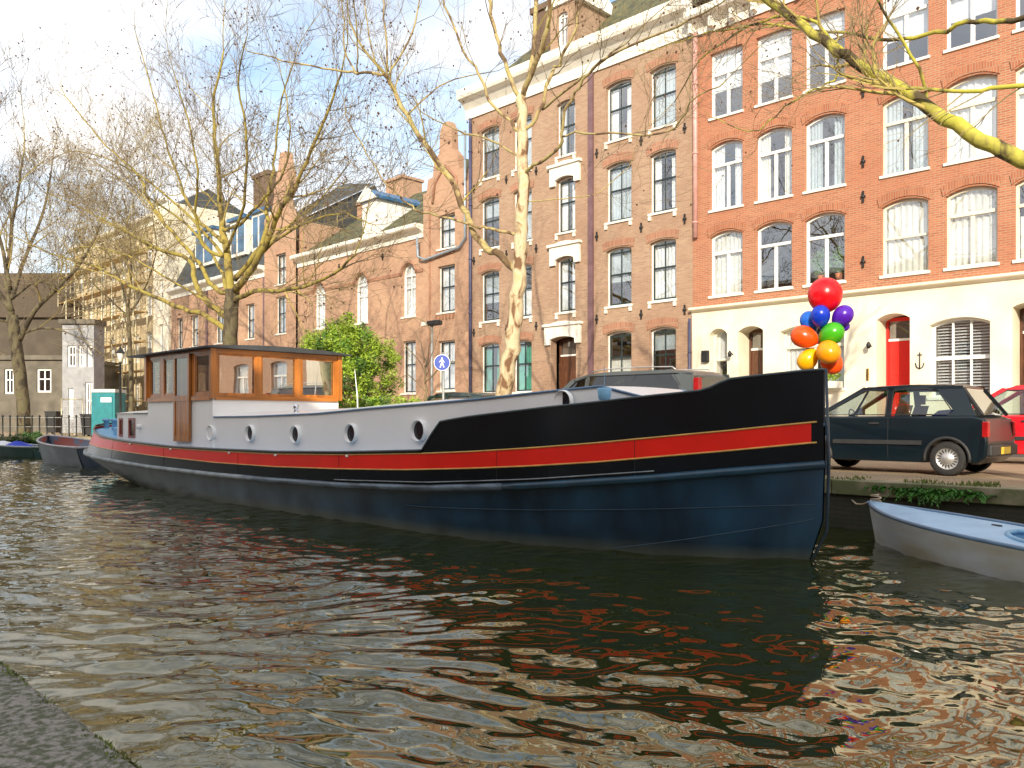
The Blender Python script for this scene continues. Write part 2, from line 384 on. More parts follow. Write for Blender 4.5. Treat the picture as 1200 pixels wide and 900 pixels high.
def window(parent, o, Y, style='T', inset=.14, fm=None, sill=True, cur=None, sashm=None, sillm=None):
    x0, x1, z0, z1, rise = o; M = facM(Y); fw = .07 if style != 'S' else .06; fm = fm or white_frame
    g = MB().use(fm)
    o1 = outline(x0+.001, x1-.001, z0, z1-.001, rise); o2 = outline(x0+fw, x1-fw, z0+fw, z1-fw, rise*.85)
    ring(g, o1, o2, M, inset, inset+.1)
    wo = g.build('window', parent)
    zt = z0+(z1-z0)*(.67 if style == 'T' else .55 if style == 'S' else .5); cx = (x0+x1)/2
    s = MB().use(sashm or fm); b0, b1 = Y+inset+.015, Y+inset+.07
    if style == 'T':
        s.box(x0+fw, x1-fw, b0-.03, b1, zt-.045, zt+.045); s.box(cx-.05, cx+.05, b0, b1-.004, z0+fw, zt-.045)
    elif style == 'S':
        s.box(x0+fw, x1-fw, b0, b1+.004, zt-.03, zt+.03); s.box(cx-.018, cx+.018, b0+.01, b1-.004, z0+fw, z1-fw)
        for xa in (x0+fw, x1-fw-.045): s.box(xa, xa+.045, b0+.003, b1-.002, z0+fw, z1-fw-rise*.9)
        s.box(x0+fw+.045, x1-fw-.045, b0+.003, b1-.002, z0+fw, z0+fw+.06)
        s.box(x0+fw+.045, x1-fw-.045, b0+.003, b1-.002, z1-fw-rise*.9-.06, z1-fw-rise*.9)
    elif style == 'G':
        for i in (1, 2): s.box(x0+fw+(x1-x0-2*fw)*i/3-.025, x0+fw+(x1-x0-2*fw)*i/3+.025, b0, b1, z0+fw, z1-fw)
        s.box(x0+fw, x1-fw, b0-.02, b1+.004, zt-.05, zt+.05)
    elif style == 'X':
        s.box(x0+fw, x1-fw, b0-.02, b1, zt-.03, zt+.03)
    s.build('sash', wo)
    g = MB().use(glass); py = Y+inset+.045
    g.face([(p[0], py, p[1]) for p in o2]); g.build('pane', wo)
    if sill:
        boxp('sill', wo, sillm or white_trim, x0-.05, x1+.05, Y-.055, Y+inset+.02, z0-.07, z0+.012, bevel=.008)
    if style == 'G':     # louvred shutters behind the glass
        g = MB().use(white_frame)
        n = int((z1-z0)/.085)
        for i in range(n):
            zz = z0+.08+i*.085; g.bar((x0+fw, Y+inset+.2, zz), (x1-fw, Y+inset+.2, zz), .05, .014, up=(0, -.6, .8))
        g.build('shutter_louvres', wo)
    c = cur if cur is not None else random.choice(['full', 'half', 'full', 'full', 'blind', 'net'])
    cy = Y+inset+.14; cm = random.choice([curtain_w, curtain_w, curtain_g, curtain_c])
    if isinstance(c, tuple): c, cm = c
    if c == 'full': curtain_mesh(x0+.05, x1-.05, z0+.02, z1-.02, cy, cm, 7).build('curtain', wo)
    elif c == 'half':
        wd = (x1-x0)*random.uniform(.26, .4)
        curtain_mesh(x0+.03, x0+wd, z0+.02, z1-.02, cy, cm, 4).build('curtain', wo)
        curtain_mesh(x1-wd, x1-.03, z0+.02, z1-.02, cy, cm, 4).build('curtain', wo)
    elif c == 'blind': curtain_mesh(x0+.05, x1-.05, z0+(z1-z0)*random.uniform(.35, .7), z1-.02, cy, cm, 3, .003).build('blind', wo)
    elif c == 'net': curtain_mesh(x0+.05, x1-.05, z0+.02, z0+(z1-z0)*.55, cy, cm, 10, .02).build('curtain', wo)
    return wo
def lintel(g, x0, x1, z1, rise, Y, h=.3, ext=.16):
    a0 = arc(x0-ext, x1+ext, z1+.02+(rise*.2), rise*1.25 if rise else .05); a1 = [(p[0]+(p[0]-(x0+x1)/2)*.08, p[1]+h) for p in a0]
    for (p, q), (r, s) in zip(zip(a0[:-1], a0[1:]), zip(a1[:-1], a1[1:])):
        g.face([(p[0], Y-.03, p[1]), (q[0], Y-.03, q[1]), (s[0], Y-.03, s[1]), (r[0], Y-.03, r[1])])
        g.face([(p[0], Y-.03, p[1]), (q[0], Y-.03, q[1]), (q[0], Y+.01, q[1]), (p[0], Y+.01, p[1])])
        g.face([(r[0], Y-.03, r[1]), (s[0], Y-.03, s[1]), (s[0], Y+.01, s[1]), (r[0], Y+.01, r[1])])
def shell(rt, x0, x1, zt, Y, m, depth=11, zb=ST-.1, interior=True, top=True):
    g = MB().use(m)
    g.face([(x0, Y, zb), (x0, Y+depth, zb), (x0, Y+depth, zt), (x0, Y, zt)]); g.face([(x1, Y, zb), (x1, Y+depth, zb), (x1, Y+depth, zt), (x1, Y, zt)])
    g.face([(x0, Y+depth, zb), (x1, Y+depth, zb), (x1, Y+depth, zt), (x0, Y+depth, zt)])
    if top: g.face([(x0, Y, zt), (x1, Y, zt), (x1, Y+depth, zt), (x0, Y+depth, zt)])
    g.build('side_walls', rt)
    if interior:
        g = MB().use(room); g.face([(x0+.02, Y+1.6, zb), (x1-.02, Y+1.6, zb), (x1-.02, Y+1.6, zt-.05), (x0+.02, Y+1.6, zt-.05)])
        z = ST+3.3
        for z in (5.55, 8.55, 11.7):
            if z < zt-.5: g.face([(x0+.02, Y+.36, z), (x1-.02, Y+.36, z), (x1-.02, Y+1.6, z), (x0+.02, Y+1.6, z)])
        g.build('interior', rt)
def cornice(rt, x0, x1, z0, z1, Y, out, m=white_trim, name='cornice', brackets=0):
    h = z1-z0
    prof = [(0, 0), (.08, 0), (.08, .35), (.2, .42), (.45, .55), (.55, .6), (.9, .66), (1, .75), (1, 1), (0, 1)]
    g = MB().use(m)
    a = [(x0, Y-p*out, z0+q*h) for p, q in prof]; g.prism(a, (x1-x0, 0, 0))
    if brackets:
        n = int((x1-x0)/brackets)
        for i in range(n+1):
            x = x0+.1+(x1-x0-.2)*i/n; g.box(x-.06, x+.06, Y-out*.6, Y-.085, z0+h*.1, z0+h*.58)
    return g.build(name, rt)

FY = 25.0
# ---- red brick building
rx0, rx1 = fx(812), 2.5
rt = root('apartment_building', (rx0, FY, ST), 'orange red brick apartment building with white stucco ground floor behind the balloons', 'building')
ccols = [(832, 870), (886, 928), (943, 990), (1033, 1088), (1108, 1169), (1189, 1252)]
rows_ = [(11.9, 14.15), (8.74, 11.03), (5.8, 7.99)]
ops = []
for ci, (a, b) in enumerate(ccols):
    for ri, (z0, z1) in enumerate(rows_): ops.append((fx(a), fx(b), z0, z1, .17 if ri else .02, ci, ri))
ops += [(-2.9, -1.5, z0, z1, .15, 6, i) for i, (z0, z1) in enumerate(rows_)]
g = MB().use(brick_red); holed(g, rx0, rx1, 5.42, 14.9, [o[:5] for o in ops], facM(FY), .3); g.build('upper_wall', rt)
gops = [(fx(832), fx(853), 2.6, 4.68, .2), (fx(866), fx(895), ST, 4.67, .16), (fx(915), fx(990), 2.53, 4.58, .17), (fx(1028), fx(1067), ST, 4.68, .16),
        (fx(1090), fx(1161), 2.2, 4.42, .17), (fx(1187), fx(1222), ST, 4.66, .1), (-3.6, -1.9, 2.2, 4.42, .17)]
g = MB().use(stucco); holed(g, rx0, rx1, ST-.1, 5.2, gops, facM(FY-.05), .9); g.build('ground_floor_wall', rt)
shell(rt, rx0+.003, rx1, 15.1, FY+.01, brick_red)
cornice(rt, rx0-.02, rx1, 5.2, 5.46, FY-.03, .22, stucco, 'string_course')
cornice(rt, rx0-.02, rx1, 14.88, 15.62, FY-.02, .55, white_trim, 'cornice', .8)
g = MB().use(roof_dark); g.face([(rx0, FY+.1, 15.6), (rx1, FY+.1, 15.6), (rx1, FY+3, 18.6), (rx0, FY+3, 18.6)])
g.face([(rx0, FY+3, 18.6), (rx1, FY+3, 18.6), (rx1, FY+11, 18.6), (rx0, FY+11, 18.6)]); g.face([(rx0, FY+.1, 15.6), (rx0, FY+3, 18.6), (rx0, FY+11, 18.6), (rx0, FY+11, 15.6)]); g.build('roof', rt)
for o in ops:
    if o[6]:
        g = MB().use(brick_arch_red); lintel(g, o[0], o[1], o[3], o[4], FY, .26, .06); g.build('brick_arch', rt)
for o in ops:
    ci, ri = o[5], o[6]
    window(rt, o[:5], FY, 'T' if ci < 3 or ri < 2 else 'X' if ci == 3 else 'T', fm=white_frame if ci < 3 or ri == 0 else cream_frame,
           cur=('blind', curtain_w) if (ri == 0) else ('half' if ci in (0, 1, 2) and ri == 1 else 'none' if ci in (1, 2) else ('half', curtain_g) if (ci, ri) == (3, 1) else ('net', curtain_c) if (ci, ri) == (5, 2) else ('full', curtain_c if ri == 2 else curtain_w)))
window(rt, gops[0], FY-.05, 'X', .32, cream_frame, cur='blind'); window(rt, gops[2], FY-.05, 'T', .3, cream_frame, cur='half'); window(rt, gops[4], FY-.05, 'G', .24, white_frame, cur='none'); window(rt, gops[6], FY-.05, 'G', .24, white_frame, cur='none')
def door(rt, o, Y, m, inset=.75, glassy=True, label=None):
    x0, x1, z0, z1, rise = o
    w_ = x1-x0; a = x0+w_*.02; b = x1-w_*.02; zt = z1-.75
    g = MB().use(m).box(a+.06, b-.06, Y+inset, Y+inset+.05, z0+.3, zt)
    for zz in (z0+.5, z0+1.35, z0+2.2):
        if zz+.65 < zt: g.box(a+.2, b-.2, Y+inset-.02, Y+inset-.001, zz, zz+.6)
    d = g.build('door', rt, label=label, bevel=.006)
    MB().use(m).box(a, a+.06, Y+inset-.04, Y+inset+.06, z0+.3, z1-.05).box(b-.06, b, Y+inset-.04, Y+inset+.06, z0+.3, z1-.05).box(a+.06, b-.06, Y+inset-.02, Y+inset+.06, z1-.16, z1-.05).build('door_frame', d)
    MB().use(white_frame).box(a+.06, b-.06, Y+inset-.03, Y+inset+.06, zt, zt+.07).build('transom_bar', d)
    g = MB().use(glass); g.face([(a+.06, Y+inset+.02, zt+.07), (b-.06, Y+inset+.02, zt+.07), (b-.06, Y+inset+.02, z1-.16), (a+.06, Y+inset+.02, z1-.16)]); g.build('transom_pane', d)
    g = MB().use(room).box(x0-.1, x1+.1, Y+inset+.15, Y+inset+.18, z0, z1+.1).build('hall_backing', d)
    MB().use(mat('brass', (.6, .42, .12), .3, metal=1)).lathe((b-.16, Y+inset-.05, z0+1.45), [(.0, -.02), (.03, -.02), (.035, 0), (.015, .02), (.015, .05)], 10, 'y').build('handle', d)
    MB().use(kerbm).box(x0+.01, x1-.01, Y-.35, Y+inset+.1, ST-.05, z0+.3-.15).box(x0+.01, x1-.01, Y-.0, Y+inset+.1, z0+.151, z0+.298).build('doorstep', d)
door(rt, gops[1], FY-.05, wood_dark); door(rt, gops[3], FY-.05, red_door, label='bright red front door with arched fanlight'); door(rt, gops[5], FY-.05, wood_dark)
def pipe(rt, x, z0, z1, m, r=.06, Y=FY):
    g = MB().use(m).tube([(x, Y-.1, z0), (x, Y-.1, z1)], r, 10)
    z = z0+.5
    while z < z1: g.tube([(x, Y-.1, z), (x, Y-.1, z+.06)], r+.018, 10); z += 2.4
    return g.build('drainpipe', rt)
pipe(rt, fx(816.5), 7.9, 15.0, pink_paint, .085); pipe(rt, fx(811), 1.0, 5.1, navy_pipe, .05, FY-.06)
# planter box on ground floor window, pelargonium-like greenery
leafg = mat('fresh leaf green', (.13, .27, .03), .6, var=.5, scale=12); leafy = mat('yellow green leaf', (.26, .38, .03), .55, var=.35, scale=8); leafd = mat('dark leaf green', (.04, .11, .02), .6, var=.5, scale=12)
def leaves(g, c, s, n, size=.05, drop=0):
    for i in range(n):
        u = Vector((random.gauss(0, 1), random.gauss(0, 1), random.gauss(0, 1))).normalized()*random.random()**.4
        p = Vector((c[0]+u.x*s[0], c[1]+u.y*s[1], c[2]+u.z*s[2]))
        d = Vector((random.gauss(0, 1), random.gauss(0, 1), random.gauss(0, .7)-drop)).normalized()*size*random.uniform(.6, 1.4)
        e = d.cross(Vector((random.gauss(0, 1), random.gauss(0, 1), random.gauss(0, 1)))).normalized()*size*random.uniform(.18, .4)
        g.face([p-d, p+e, p+d, p-e])
pb = root('window_box', (fx(976), FY-.35, 2.45), 'long pale window box with light green plants on the sill behind the bow', 'planter')
xa, xb = fx(964), fx(990)
MB().use(white_trim).box(xa, xb, FY-.42, FY-.15, 2.54, 2.74).build('trough', pb, bevel=.01)
g = MB().use(leafy); leaves(g, ((xa+xb)/2, FY-.28, 2.92), ((xb-xa)*.5, .15, .16), 500, .05); g.build('plants', pb)
for px in (942, 985):
    zc = 6.35
    q = root('houseplant', (fx(px), FY+.28, 5.88), 'leafy green houseplant inside the third first floor window of the red brick building' if px > 960 else 'tall green houseplant seen through the lowest red building window, near its left side', 'plant')
    pm = mat('terracotta pot', (.4, .15, .08), .8)
    cx_ = fx(px-6 if px > 960 else 958)
    MB().use(pm).lathe((cx_, FY+.3, 5.85), [(0, 0), (.1, 0), (.14, .25), (.12, .25), (0, .23)], 14).build('pot', q)
    g = MB().use(leafg); leaves(g, (cx_, FY+.32, 6.5), (.32, .12, .45), 420, .07); g.build('foliage', q)
# little iron ornaments beside the doors
g = MB().use(iron); x = fx(1079); g.tube([(x, FY-.08, 3.05), (x, FY-.08, 3.5)], .014, 6); g.tube([(x-.12, FY-.08, 3.2), (x-.08, FY-.08, 3.08), (x, FY-.08, 3.03), (x+.08, FY-.08, 3.08), (x+.12, FY-.08, 3.2)], .014, 6); g.tube([(x-.07, FY-.08, 3.43), (x+.07, FY-.08, 3.43)], .012, 6)
g.build('wall_ornament', rt)
g = MB().use(iron); x = fx(818.5)+.35; g.box(x-.12, x+.12, FY-.2, FY-.052, 3.55, 3.95); g.build('bell_panel', rt, bevel=.01)
g = MB().use(mat('brass', (.6, .42, .12))); x = fx(1018); g.box(x-.03, x+.03, FY-.1, FY-.052, 2.75, 3.1); g.build('bell_push', rt)
for x in (fx(1022), fx(860)):
    g = MB().use(iron); g.bar((x, FY-.05, 3.75), (x, FY-.25, 3.85), .025, .025); g.lathe((x, FY-.27, 3.68), [(.02, .2), (.07, .12), (.05, 0), (.0, 0)], 10); g.build('wall_lamp', rt)
def anchors(rt, pts, Y=FY):
    for x, z in pts:
        g = MB().use(iron); g.bar((x, Y-.04, z-.17), (x, Y-.04, z+.17), .05, .05); g.bar((x-.07, Y-.045, z), (x+.07, Y-.045, z), .045, .05); g.lathe((x, Y-.055, z), [(0, -.02), (.05, -.02), (.05, .03)], 8, 'y'); g.build('wall_anchor', rt)
anchors(rt, [(fx(1012), z) for z in (6.3, 8.25, 9.3, 11.4)])

# ---- tan brick building
bx0, bx1 = fx(551), fx(812)-.004
rt = root('town_house', (bx0, FY, ST), 'tall tan brick town house with white stone hoods and white cornice behind the speckled tree', 'building')
bc = [(563, 585), (601, 623), (652, 674), (710, 740), (761, 792)]
br = [(12.15, 14.36), (9.07, 11.29), (5.87, 8.09), (2.72, 4.92)]
ops = []
for ci, (a, b) in enumerate(bc):
    for ri, (z0, z1) in enumerate(br):
        if ci == 2 and ri == 3: ops.append((fx(646), fx(675), ST, 4.9, .12, ci, ri))
        else: ops.append((fx(a), fx(b), z0, z1, .1, ci, ri))
g = MB().use(brick_tan); holed(g, bx0, bx1, ST-.1, 15.1, [o[:5] for o in ops], facM(FY), .32); g.build('wall', rt)
shell(rt, bx0, bx1, 15.3, FY+.01, brick_tan)
cornice(rt, bx0-.25, bx1, 15.02, 16.2, FY-.02, .6, white_trim, 'cornice')
g = MB().use(roof_moss)
g.face([(bx0, FY+.2, 16.18), (bx1, FY+.2, 16.18), (bx1, FY+3.4, 19.6), (bx0+2.5, FY+3.4, 19.6)]); g.face([(bx0, FY+.2, 16.18), (bx0+2.5, FY+3.4, 19.6), (bx0+2.5, FY+9, 19.6), (bx0, FY+11, 16.18)])
g.face([(bx0+2.5, FY+3.4, 19.6), (bx1, FY+3.4, 19.6), (bx1, FY+9, 19.6), (bx0+2.5, FY+9, 19.6)]); g.build('roof', rt)
# brick dormer with white gablet
dx0, dx1 = fx(643), fx(672)
g = MB().use(brick_tan); holed(g, dx0, dx1, 16.2, 18.3, [(dx0+.4, dx1-.4, 16.6, 18.0, .1)], facM(FY+.1), .2); g.box(dx0, dx1, FY+.31, FY+3, 16.2, 18.3)
g.use(white_trim); g.prism([(dx0-.2, FY, 18.3), (dx1+.2, FY, 18.3), ((dx0+dx1)/2, FY, 19.6)], (0, 3, 0)); dm = g.build('dormer', rt)
window(rt, (dx0+.4, dx1-.4, 16.6, 18.0, .1), FY+.1, 'S', .1, sill=False, cur='half')
g = MB().use(brick_dark).box(fx(596), fx(618), FY+1.5, FY+3, 16.4, 19.4).box(fx(596)-.1, fx(618)+.1, FY+1.4, FY+3.1, 19.4, 19.65)
for i in range(3): g.lathe((fx(600)+.45*i, FY+2.2, 19.65), [(.13, 0), (.11, .4), (.08, .4)], 10)
g.build('chimney', rt)
for o in ops:
    if o[5] == 2: continue
    g = MB().use(brick_lintel); lintel(g, o[0], o[1], o[3], o[4], FY, .3, .1); g.build('brick_arch', rt)
for o in ops:
    if o[5] == 2 and o[6] > 0:
        h = MB().use(white_trim); a0 = arc(o[0]-.28, o[1]+.28, o[3]+.62, .16); a1 = outline(o[0]-.002, o[1]+.002, o[3]-.5, o[3]+.01, .1)[2:]
        pts = [(o[1]+.28, o[3]-.3)]+a0+[(o[0]-.28, o[3]-.3), (o[0]-.02, o[3]-.3)]+[(p[0], p[1]) for p in a1[::-1]]+[(o[1]+.02, o[3]-.3)]
        h.prism([(p[0], FY-.12, p[1]) for p in pts], (0, .13, 0))
        h.box(o[0]-.36, o[1]+.36, FY-.2, FY-.0, o[3]+.44, o[3]+.54)
        h.build('stone_hood', rt)
    if o[5] == 2 and o[6] == 3: door(rt, o[:5], FY, wood_dark, .5); continue
    gr = (o[6] == 3 and o[5] < 2)
    wn = window(rt, o[:5], FY, 'S', .16, white_frame, sashm=green_frame, cur=('full', curtain_t) if gr and o[5] == 1 else ('half', curtain_t) if gr else random.choice([('full', curtain_g), ('half', curtain_w), 'full', 'net', ('blind', curtain_g)]))
    for xx in (o[0]-.02, o[1]-.08): MB().use(white_trim).box(xx, xx+.1, FY-.07, FY+.002, o[2]-.24, o[2]-.092).build('corbel', wn)
g = MB().use(purple_paint).box(fx(690.5), fx(696), FY-.1, FY+.005, ST, 15.0); g.build('pilaster', rt)
pts = []
for z in (5.35, 8.55, 11.75):
    for px in (556, 594, 629, 700, 752, 803): pts.append((fx(px), z+.1))
anchors(rt, pts)
pipe(rt, bx0+.12, 1.0, 15.0, navy_pipe, .075)

# ---- gabled narrow brick house
gx0, gx1 = fx(497), bx0-.004
rt = root('gabled_house', (gx0, FY, ST), 'narrow pink brick house with pointed ornamental gable beside the tall tan house', 'building')
go_ = [(fx(514), fx(534), a, b, r) for a, b, r in ((9.48, 11.05, 0), (6.52, 8.69, 0), (2.9, 5.22, 0))]
g = MB().use(brick_pink); holed(g, gx0, gx1, ST-.1, 11.7, go_, facM(FY-.05), .25)
w_ = gx1-gx0; m_ = (gx0+gx1)/2
gab = [(gx0, 11.7), (gx0, 12.3), (gx0+.25, 12.3), (gx0+.35, 12.9), (gx0+.7, 12.95), (gx0+.8, 13.6), (m_-.45, 14.0), (m_-.4, 14.9), (m_-.2, 15.3), (m_+.2, 15.3), (m_+.4, 14.9), (m_+.45, 14.0), (gx1-.8, 13.6), (gx1-.7, 12.95), (gx1-.35, 12.9), (gx1-.25, 12.3), (gx1, 12.3), (gx1, 11.7)]
g.prism([(p[0], FY-.05, p[1]) for p in gab], (0, .4, 0)); g.build('wall', rt)
shell(rt, gx0, gx1, 11.9, FY-.03, brick_pink)
g = MB().use(roof_moss); g.face([(gx0, FY+.3, 11.9), (m_, FY+.3, 13.9), (m_, FY+10, 13.9), (gx0, FY+10, 11.9)]); g.face([(gx1, FY+.3, 11.9), (m_, FY+.3, 13.9), (m_, FY+10, 13.9), (gx1, FY+10, 11.9)]); g.build('roof', rt)
g = MB().use(brick_lintel)
g.tube([(m_-.9, FY-.08, 11.7), (m_-.75, FY-.08, 12.6), (m_, FY-.08, 13.3), (m_+.75, FY-.08, 12.6), (m_+.9, FY-.08, 11.7)], .07, 6)
for o in go_:
    for i in range(6): MB().use(brick_lintel).box(o[0]-.1+i*(o[1]-o[0]+.2)/6, o[0]-.02+i*(o[1]-o[0]+.2)/6, FY-.13, FY-.052, o[2]-.3, o[2]-.1).build('dentil', rt)
g.build('brick_ornament', rt)
for o in go_: window(rt, o, FY-.05, 'S', .16, white_frame, sashm=green_frame, cur=('full', curtain_w))
g = MB().use(brick_lintel).box(gx0+.45, gx0+.55, FY-.09, FY-.052, ST, 11.6).build('brick_strip', rt)
pc = [(gx0-.1, FY-.35, 10.2), (gx0-.1, FY-.3, 9.3), (gx0+.3, FY-.2, 9.1), (gx1-.5, FY-.2, 9.35), (gx1-.12, FY-.2, 9.7), (gx1-.12, FY-.2, 14.5)]
MB().use(zinc).tube(pc, .06, 10).build('drainpipe', rt)

# ---- low brick building
lx0, lx1 = fx(349), gx0-.004
rt = root('low_building', (lx0, FY, ST), 'low pink brick building with arched windows, mossy roof and white dormer behind the green bush', 'building')
lo = []
for a, b in ((368, 381), (416, 431), (471, 487)): lo += [(fx(a), fx(b), 6.57, 9.15, (fx(b)-fx(a))*.5), (fx(a), fx(b), 2.84, 5.4, 0)]
g = MB().use(brick_pink); holed(g, lx0, lx1, ST-.1, 10.3, lo, facM(FY), .25); g.build('wall', rt)
shell(rt, lx0, lx1, 10.4, FY+.01, brick_pink)
cornice(rt, lx0, lx1, 10.25, 10.86, FY-.02, .5, white_trim, 'cornice')
for o in lo: window(rt, o, FY, 'S', .16, white_frame, sashm=green_frame if o[4] == 0 else None, cur=('full', curtain_w) if o[4] else ('full', curtain_c))
g = MB().use(brick_lintel)
for o in lo:
    if o[4]:
        a0 = arc(o[0]-.06, o[1]+.06, o[3]+.06, (o[1]-o[0])*.5+.06); g.tube([(p[0], FY-.02, p[1]) for p in a0], .07, 6)
for a, b in ((fx(352), fx(366)), (fx(383), fx(414)), (fx(433), fx(469)), (fx(489), fx(496))): g.box(a, b, FY-.035, FY+.002, 8.62, 8.78)
g.build('brick_band', rt)
g = MB().use(roof_moss)
g.face([(lx0, FY-.1, 10.87), (lx1, FY-.1, 10.87), (lx1, FY+5, 14.6), (lx0+1.5, FY+5, 14.6)]); g.face([(lx0+1.5, FY+5, 14.6), (lx1, FY+5, 14.6), (lx1, FY+11, 10.8), (lx0, FY+11, 10.8)]); g.face([(lx0, FY-.1, 10.87), (lx0+1.5, FY+5, 14.6), (lx0, FY+11, 10.8)])
g.build('roof', rt)
dx0, dx1 = fx(421), fx(438)
g = MB().use(white_frame).box(dx0, dx1, FY+.2, FY+3, 11.0, 12.9)
g.use(blue_sheet).prism([(dx0-.2, FY+.0, 12.9), (dx1+.2, FY+.0, 12.9), (dx1+.2, FY+.0, 13.05), ((dx0+dx1)/2, FY, 13.5), (dx0-.2, FY, 13.05)], (0, 3.4, 0)); g.build('dormer', rt)
g = MB().use(white_trim).box(dx0+.15, dx1-.15, FY+.17, FY+.2, 11.2, 12.75); g.build('dormer_shutter', rt)
g = MB().use(white_trim).prism([(dx0-.25, FY-.05, 12.88), (dx1+.25, FY-.05, 12.88), ((dx0+dx1)/2, FY-.05, 13.6)], (0, .12, 0)); g.build('dormer_pediment', rt)
for a, b, zt in ((409, 433, 14.6), (457, 481, 15.4)):
    xa, xb = fx(a, 29.5), fx(b, 29.5)
    g = MB().use(brick_pink).box(xa, xb-.3, FY+4.2, FY+5.6, 12.5, zt).box(xa-.08, xb-.22, FY+4.1, FY+5.7, zt, zt+.15)
    for i in range(2): g.lathe((xa+.4+.5*i, FY+4.8, zt+.15), [(.12, 0), (.1, .35), (.07, .35)], 10)
    g.build('chimney', rt)
anchors(rt, [(fx(449), 9.75), (fx(398), 9.75)])

# ---- gabled building with mansard
mx0, mx1 = fx(201), lx0-.004
rt = root('mansard_building', (mx0, FY, ST), 'long pink brick building with steep slate roof, blue dormers and a brick gable', 'building')
gl0 = fx(312)
mo = []
for a, b in ((288, 298), (252, 262), (223, 232), (207, 214)): mo += [(fx(a), fx(b), 6.57, 8.75, 0), (fx(a), fx(b), 2.84, 5.3, 0)]
mg = [(fx(325), fx(337), a, b, 0) for a, b in ((9.5, 11.3), (6.6, 8.8), (2.84, 5.3))]
g = MB().use(brick_pink); holed(g, mx0, gl0, ST-.1, 10.3, mo, facM(FY), .25); holed(g, gl0, mx1, ST-.1, 13.0, mg, facM(FY-.12), .3)
m_ = (gl0+mx1)/2+.3
g.prism([(p[0], FY-.12, p[1]) for p in [(gl0, 13.0), (gl0, 13.6), (gl0+.8, 13.8), (gl0+1.2, 14.8), (m_-1, 15.2), (m_-.5, 16.3), (m_-.3, 17.2), (m_+.3, 17.2), (m_+.5, 16.3), (m_+1, 15.2), (mx1-1.2, 14.4), (mx1-.8, 13.6), (mx1, 13.2), (mx1, 13.0)]], (0, .5, 0)); g.box(gl0, gl0+.4, FY+.3, FY+10, 10, 13).box(mx1-.4, mx1, FY+.3, FY+6, 10, 13); g.build('wall', rt)
shell(rt, mx0, mx1, 10.4, FY+.01, brick_pink)
cornice(rt, mx0, gl0, 10.2, 10.85, FY-.02, .45, white_trim, 'cornice')
for o in mo: window(rt, o, FY, 'S', .16, white_frame, sashm=green_frame)
for o in mg: window(rt, o, FY-.12, 'S', .16, white_frame, sashm=green_frame, cur='full')
g = MB().use(roof_dark); g.face([(mx0, FY, 10.86), (gl0, FY, 10.86), (gl0, FY+2.2, 15.2), (mx0, FY+2.2, 15.2)]); g.face([(mx0, FY+2.2, 15.2), (gl0, FY+2.2, 15.2), (gl0, FY+5.5, 17.0), (mx0+3, FY+5.5, 17.0)])
g.face([(gl0, FY+.3, 13.2), (mx1, FY+.3, 13.2), (mx1, FY+5.5, 16.2), (gl0, FY+5.5, 16.9)]); g.face([(mx0, FY, 10.86), (mx0, FY+2.2, 15.2), (mx0+3, FY+5.5, 17), (mx0, FY+11, 10.8)]); g.use(roof_dark); g.face([(mx1-.2, FY+.35, 10.5), (mx1-.2, FY+.35, 13.15), (mx1-.2, FY+5.5, 16.15), (mx1-.2, FY+10, 10.5)])
g.build('roof', rt)
bl_glass = mat('blue sky light glass', (.05, .12, .22), .15, var=.4, scale=1.2)
for a, b in ((263, 281), (288, 306), (222, 244)):
    g = MB().use(white_trim).box(fx(a), fx(b), FY+.4, FY+3, 12.1, 14.4); g.use(bl_glass).box(fx(a)+.2, fx(b)-.2, FY+.37, FY+.399, 12.3, 14.2); g.use(blue_sheet).box(fx(a)-.15, fx(b)+.15, FY+.2, FY+3, 14.4, 14.6)
    g.use(white_trim).box((fx(a)+fx(b))/2-.05, (fx(a)+fx(b))/2+.05, FY+.33, FY+.37, 12.3, 14.2); g.build('dormer', rt)
g = MB().use(brick_dark).box(fx(226), fx(242), FY+4.5, FY+6, 15, 19).box(fx(226)-.1, fx(242)+.1, FY+4.4, FY+6.1, 19, 19.3); g.build('chimney', rt)
for px in (243, 273, 310.5): MB().use(purple_paint).box(fx(px)-.12, fx(px)+.12, FY-.08, FY+.003, ST, 10.2).build('pilaster', rt)

# ---- pale stair tower and scaffolded building
rt = root('pale_building', (fx(183), FY, ST), 'narrow pale plaster house between the scaffolding and the pink brick building', 'building')
po = [(fx(189), fx(194), a, a+2.2, 0) for a in (3, 6.3, 9.6, 12.9)]
g = MB().use(stucco); holed(g, fx(183), mx0-.004, ST-.1, 17.2, po, facM(FY-.2), .25); g.build('wall', rt); shell(rt, fx(183), mx0-.004, 17.2, FY-.18, stucco)
cornice(rt, fx(183), mx0-.004, 17.0, 17.5, FY-.2, .4, white_trim)
for o in po: window(rt, o, FY-.2, 'S', .16, white_frame)
sx0, sx1 = fx(88), fx(183)-.004
rt = root('yellow_building', (sx0, FY, ST), 'cream yellow brick building standing behind the scaffolding', 'building')
so_ = []
for i in range(7):
    x = sx0+1.0+i*(sx1-sx0-2.2)/6.3
    for a in (2.6, 6.0, 9.4, 12.8): so_.append((x, x+1.15, a, a+2.2, .1))
g = MB().use(brick_cream); holed(g, sx0, sx1, ST-.1, 16.4, so_, facM(FY), .25); g.build('wall', rt); shell(rt, sx0, sx1, 16.4, FY+.01, brick_cream)
cornice(rt, sx0, sx1, 16.1, 16.8, FY-.02, .5, white_trim)
for o in so_: window(rt, o, FY, 'T', .16, white_frame)
g = MB().use(roof_dark); g.face([(sx0, FY, 16.8), (sx1, FY, 16.8), (sx1, FY+4, 19.5), (sx0, FY+4, 19.5)]); g.face([(sx1, FY, 16.8), (sx1, FY+4, 19.5), (sx1, FY+10, 16.8)]); g.build('roof', rt)
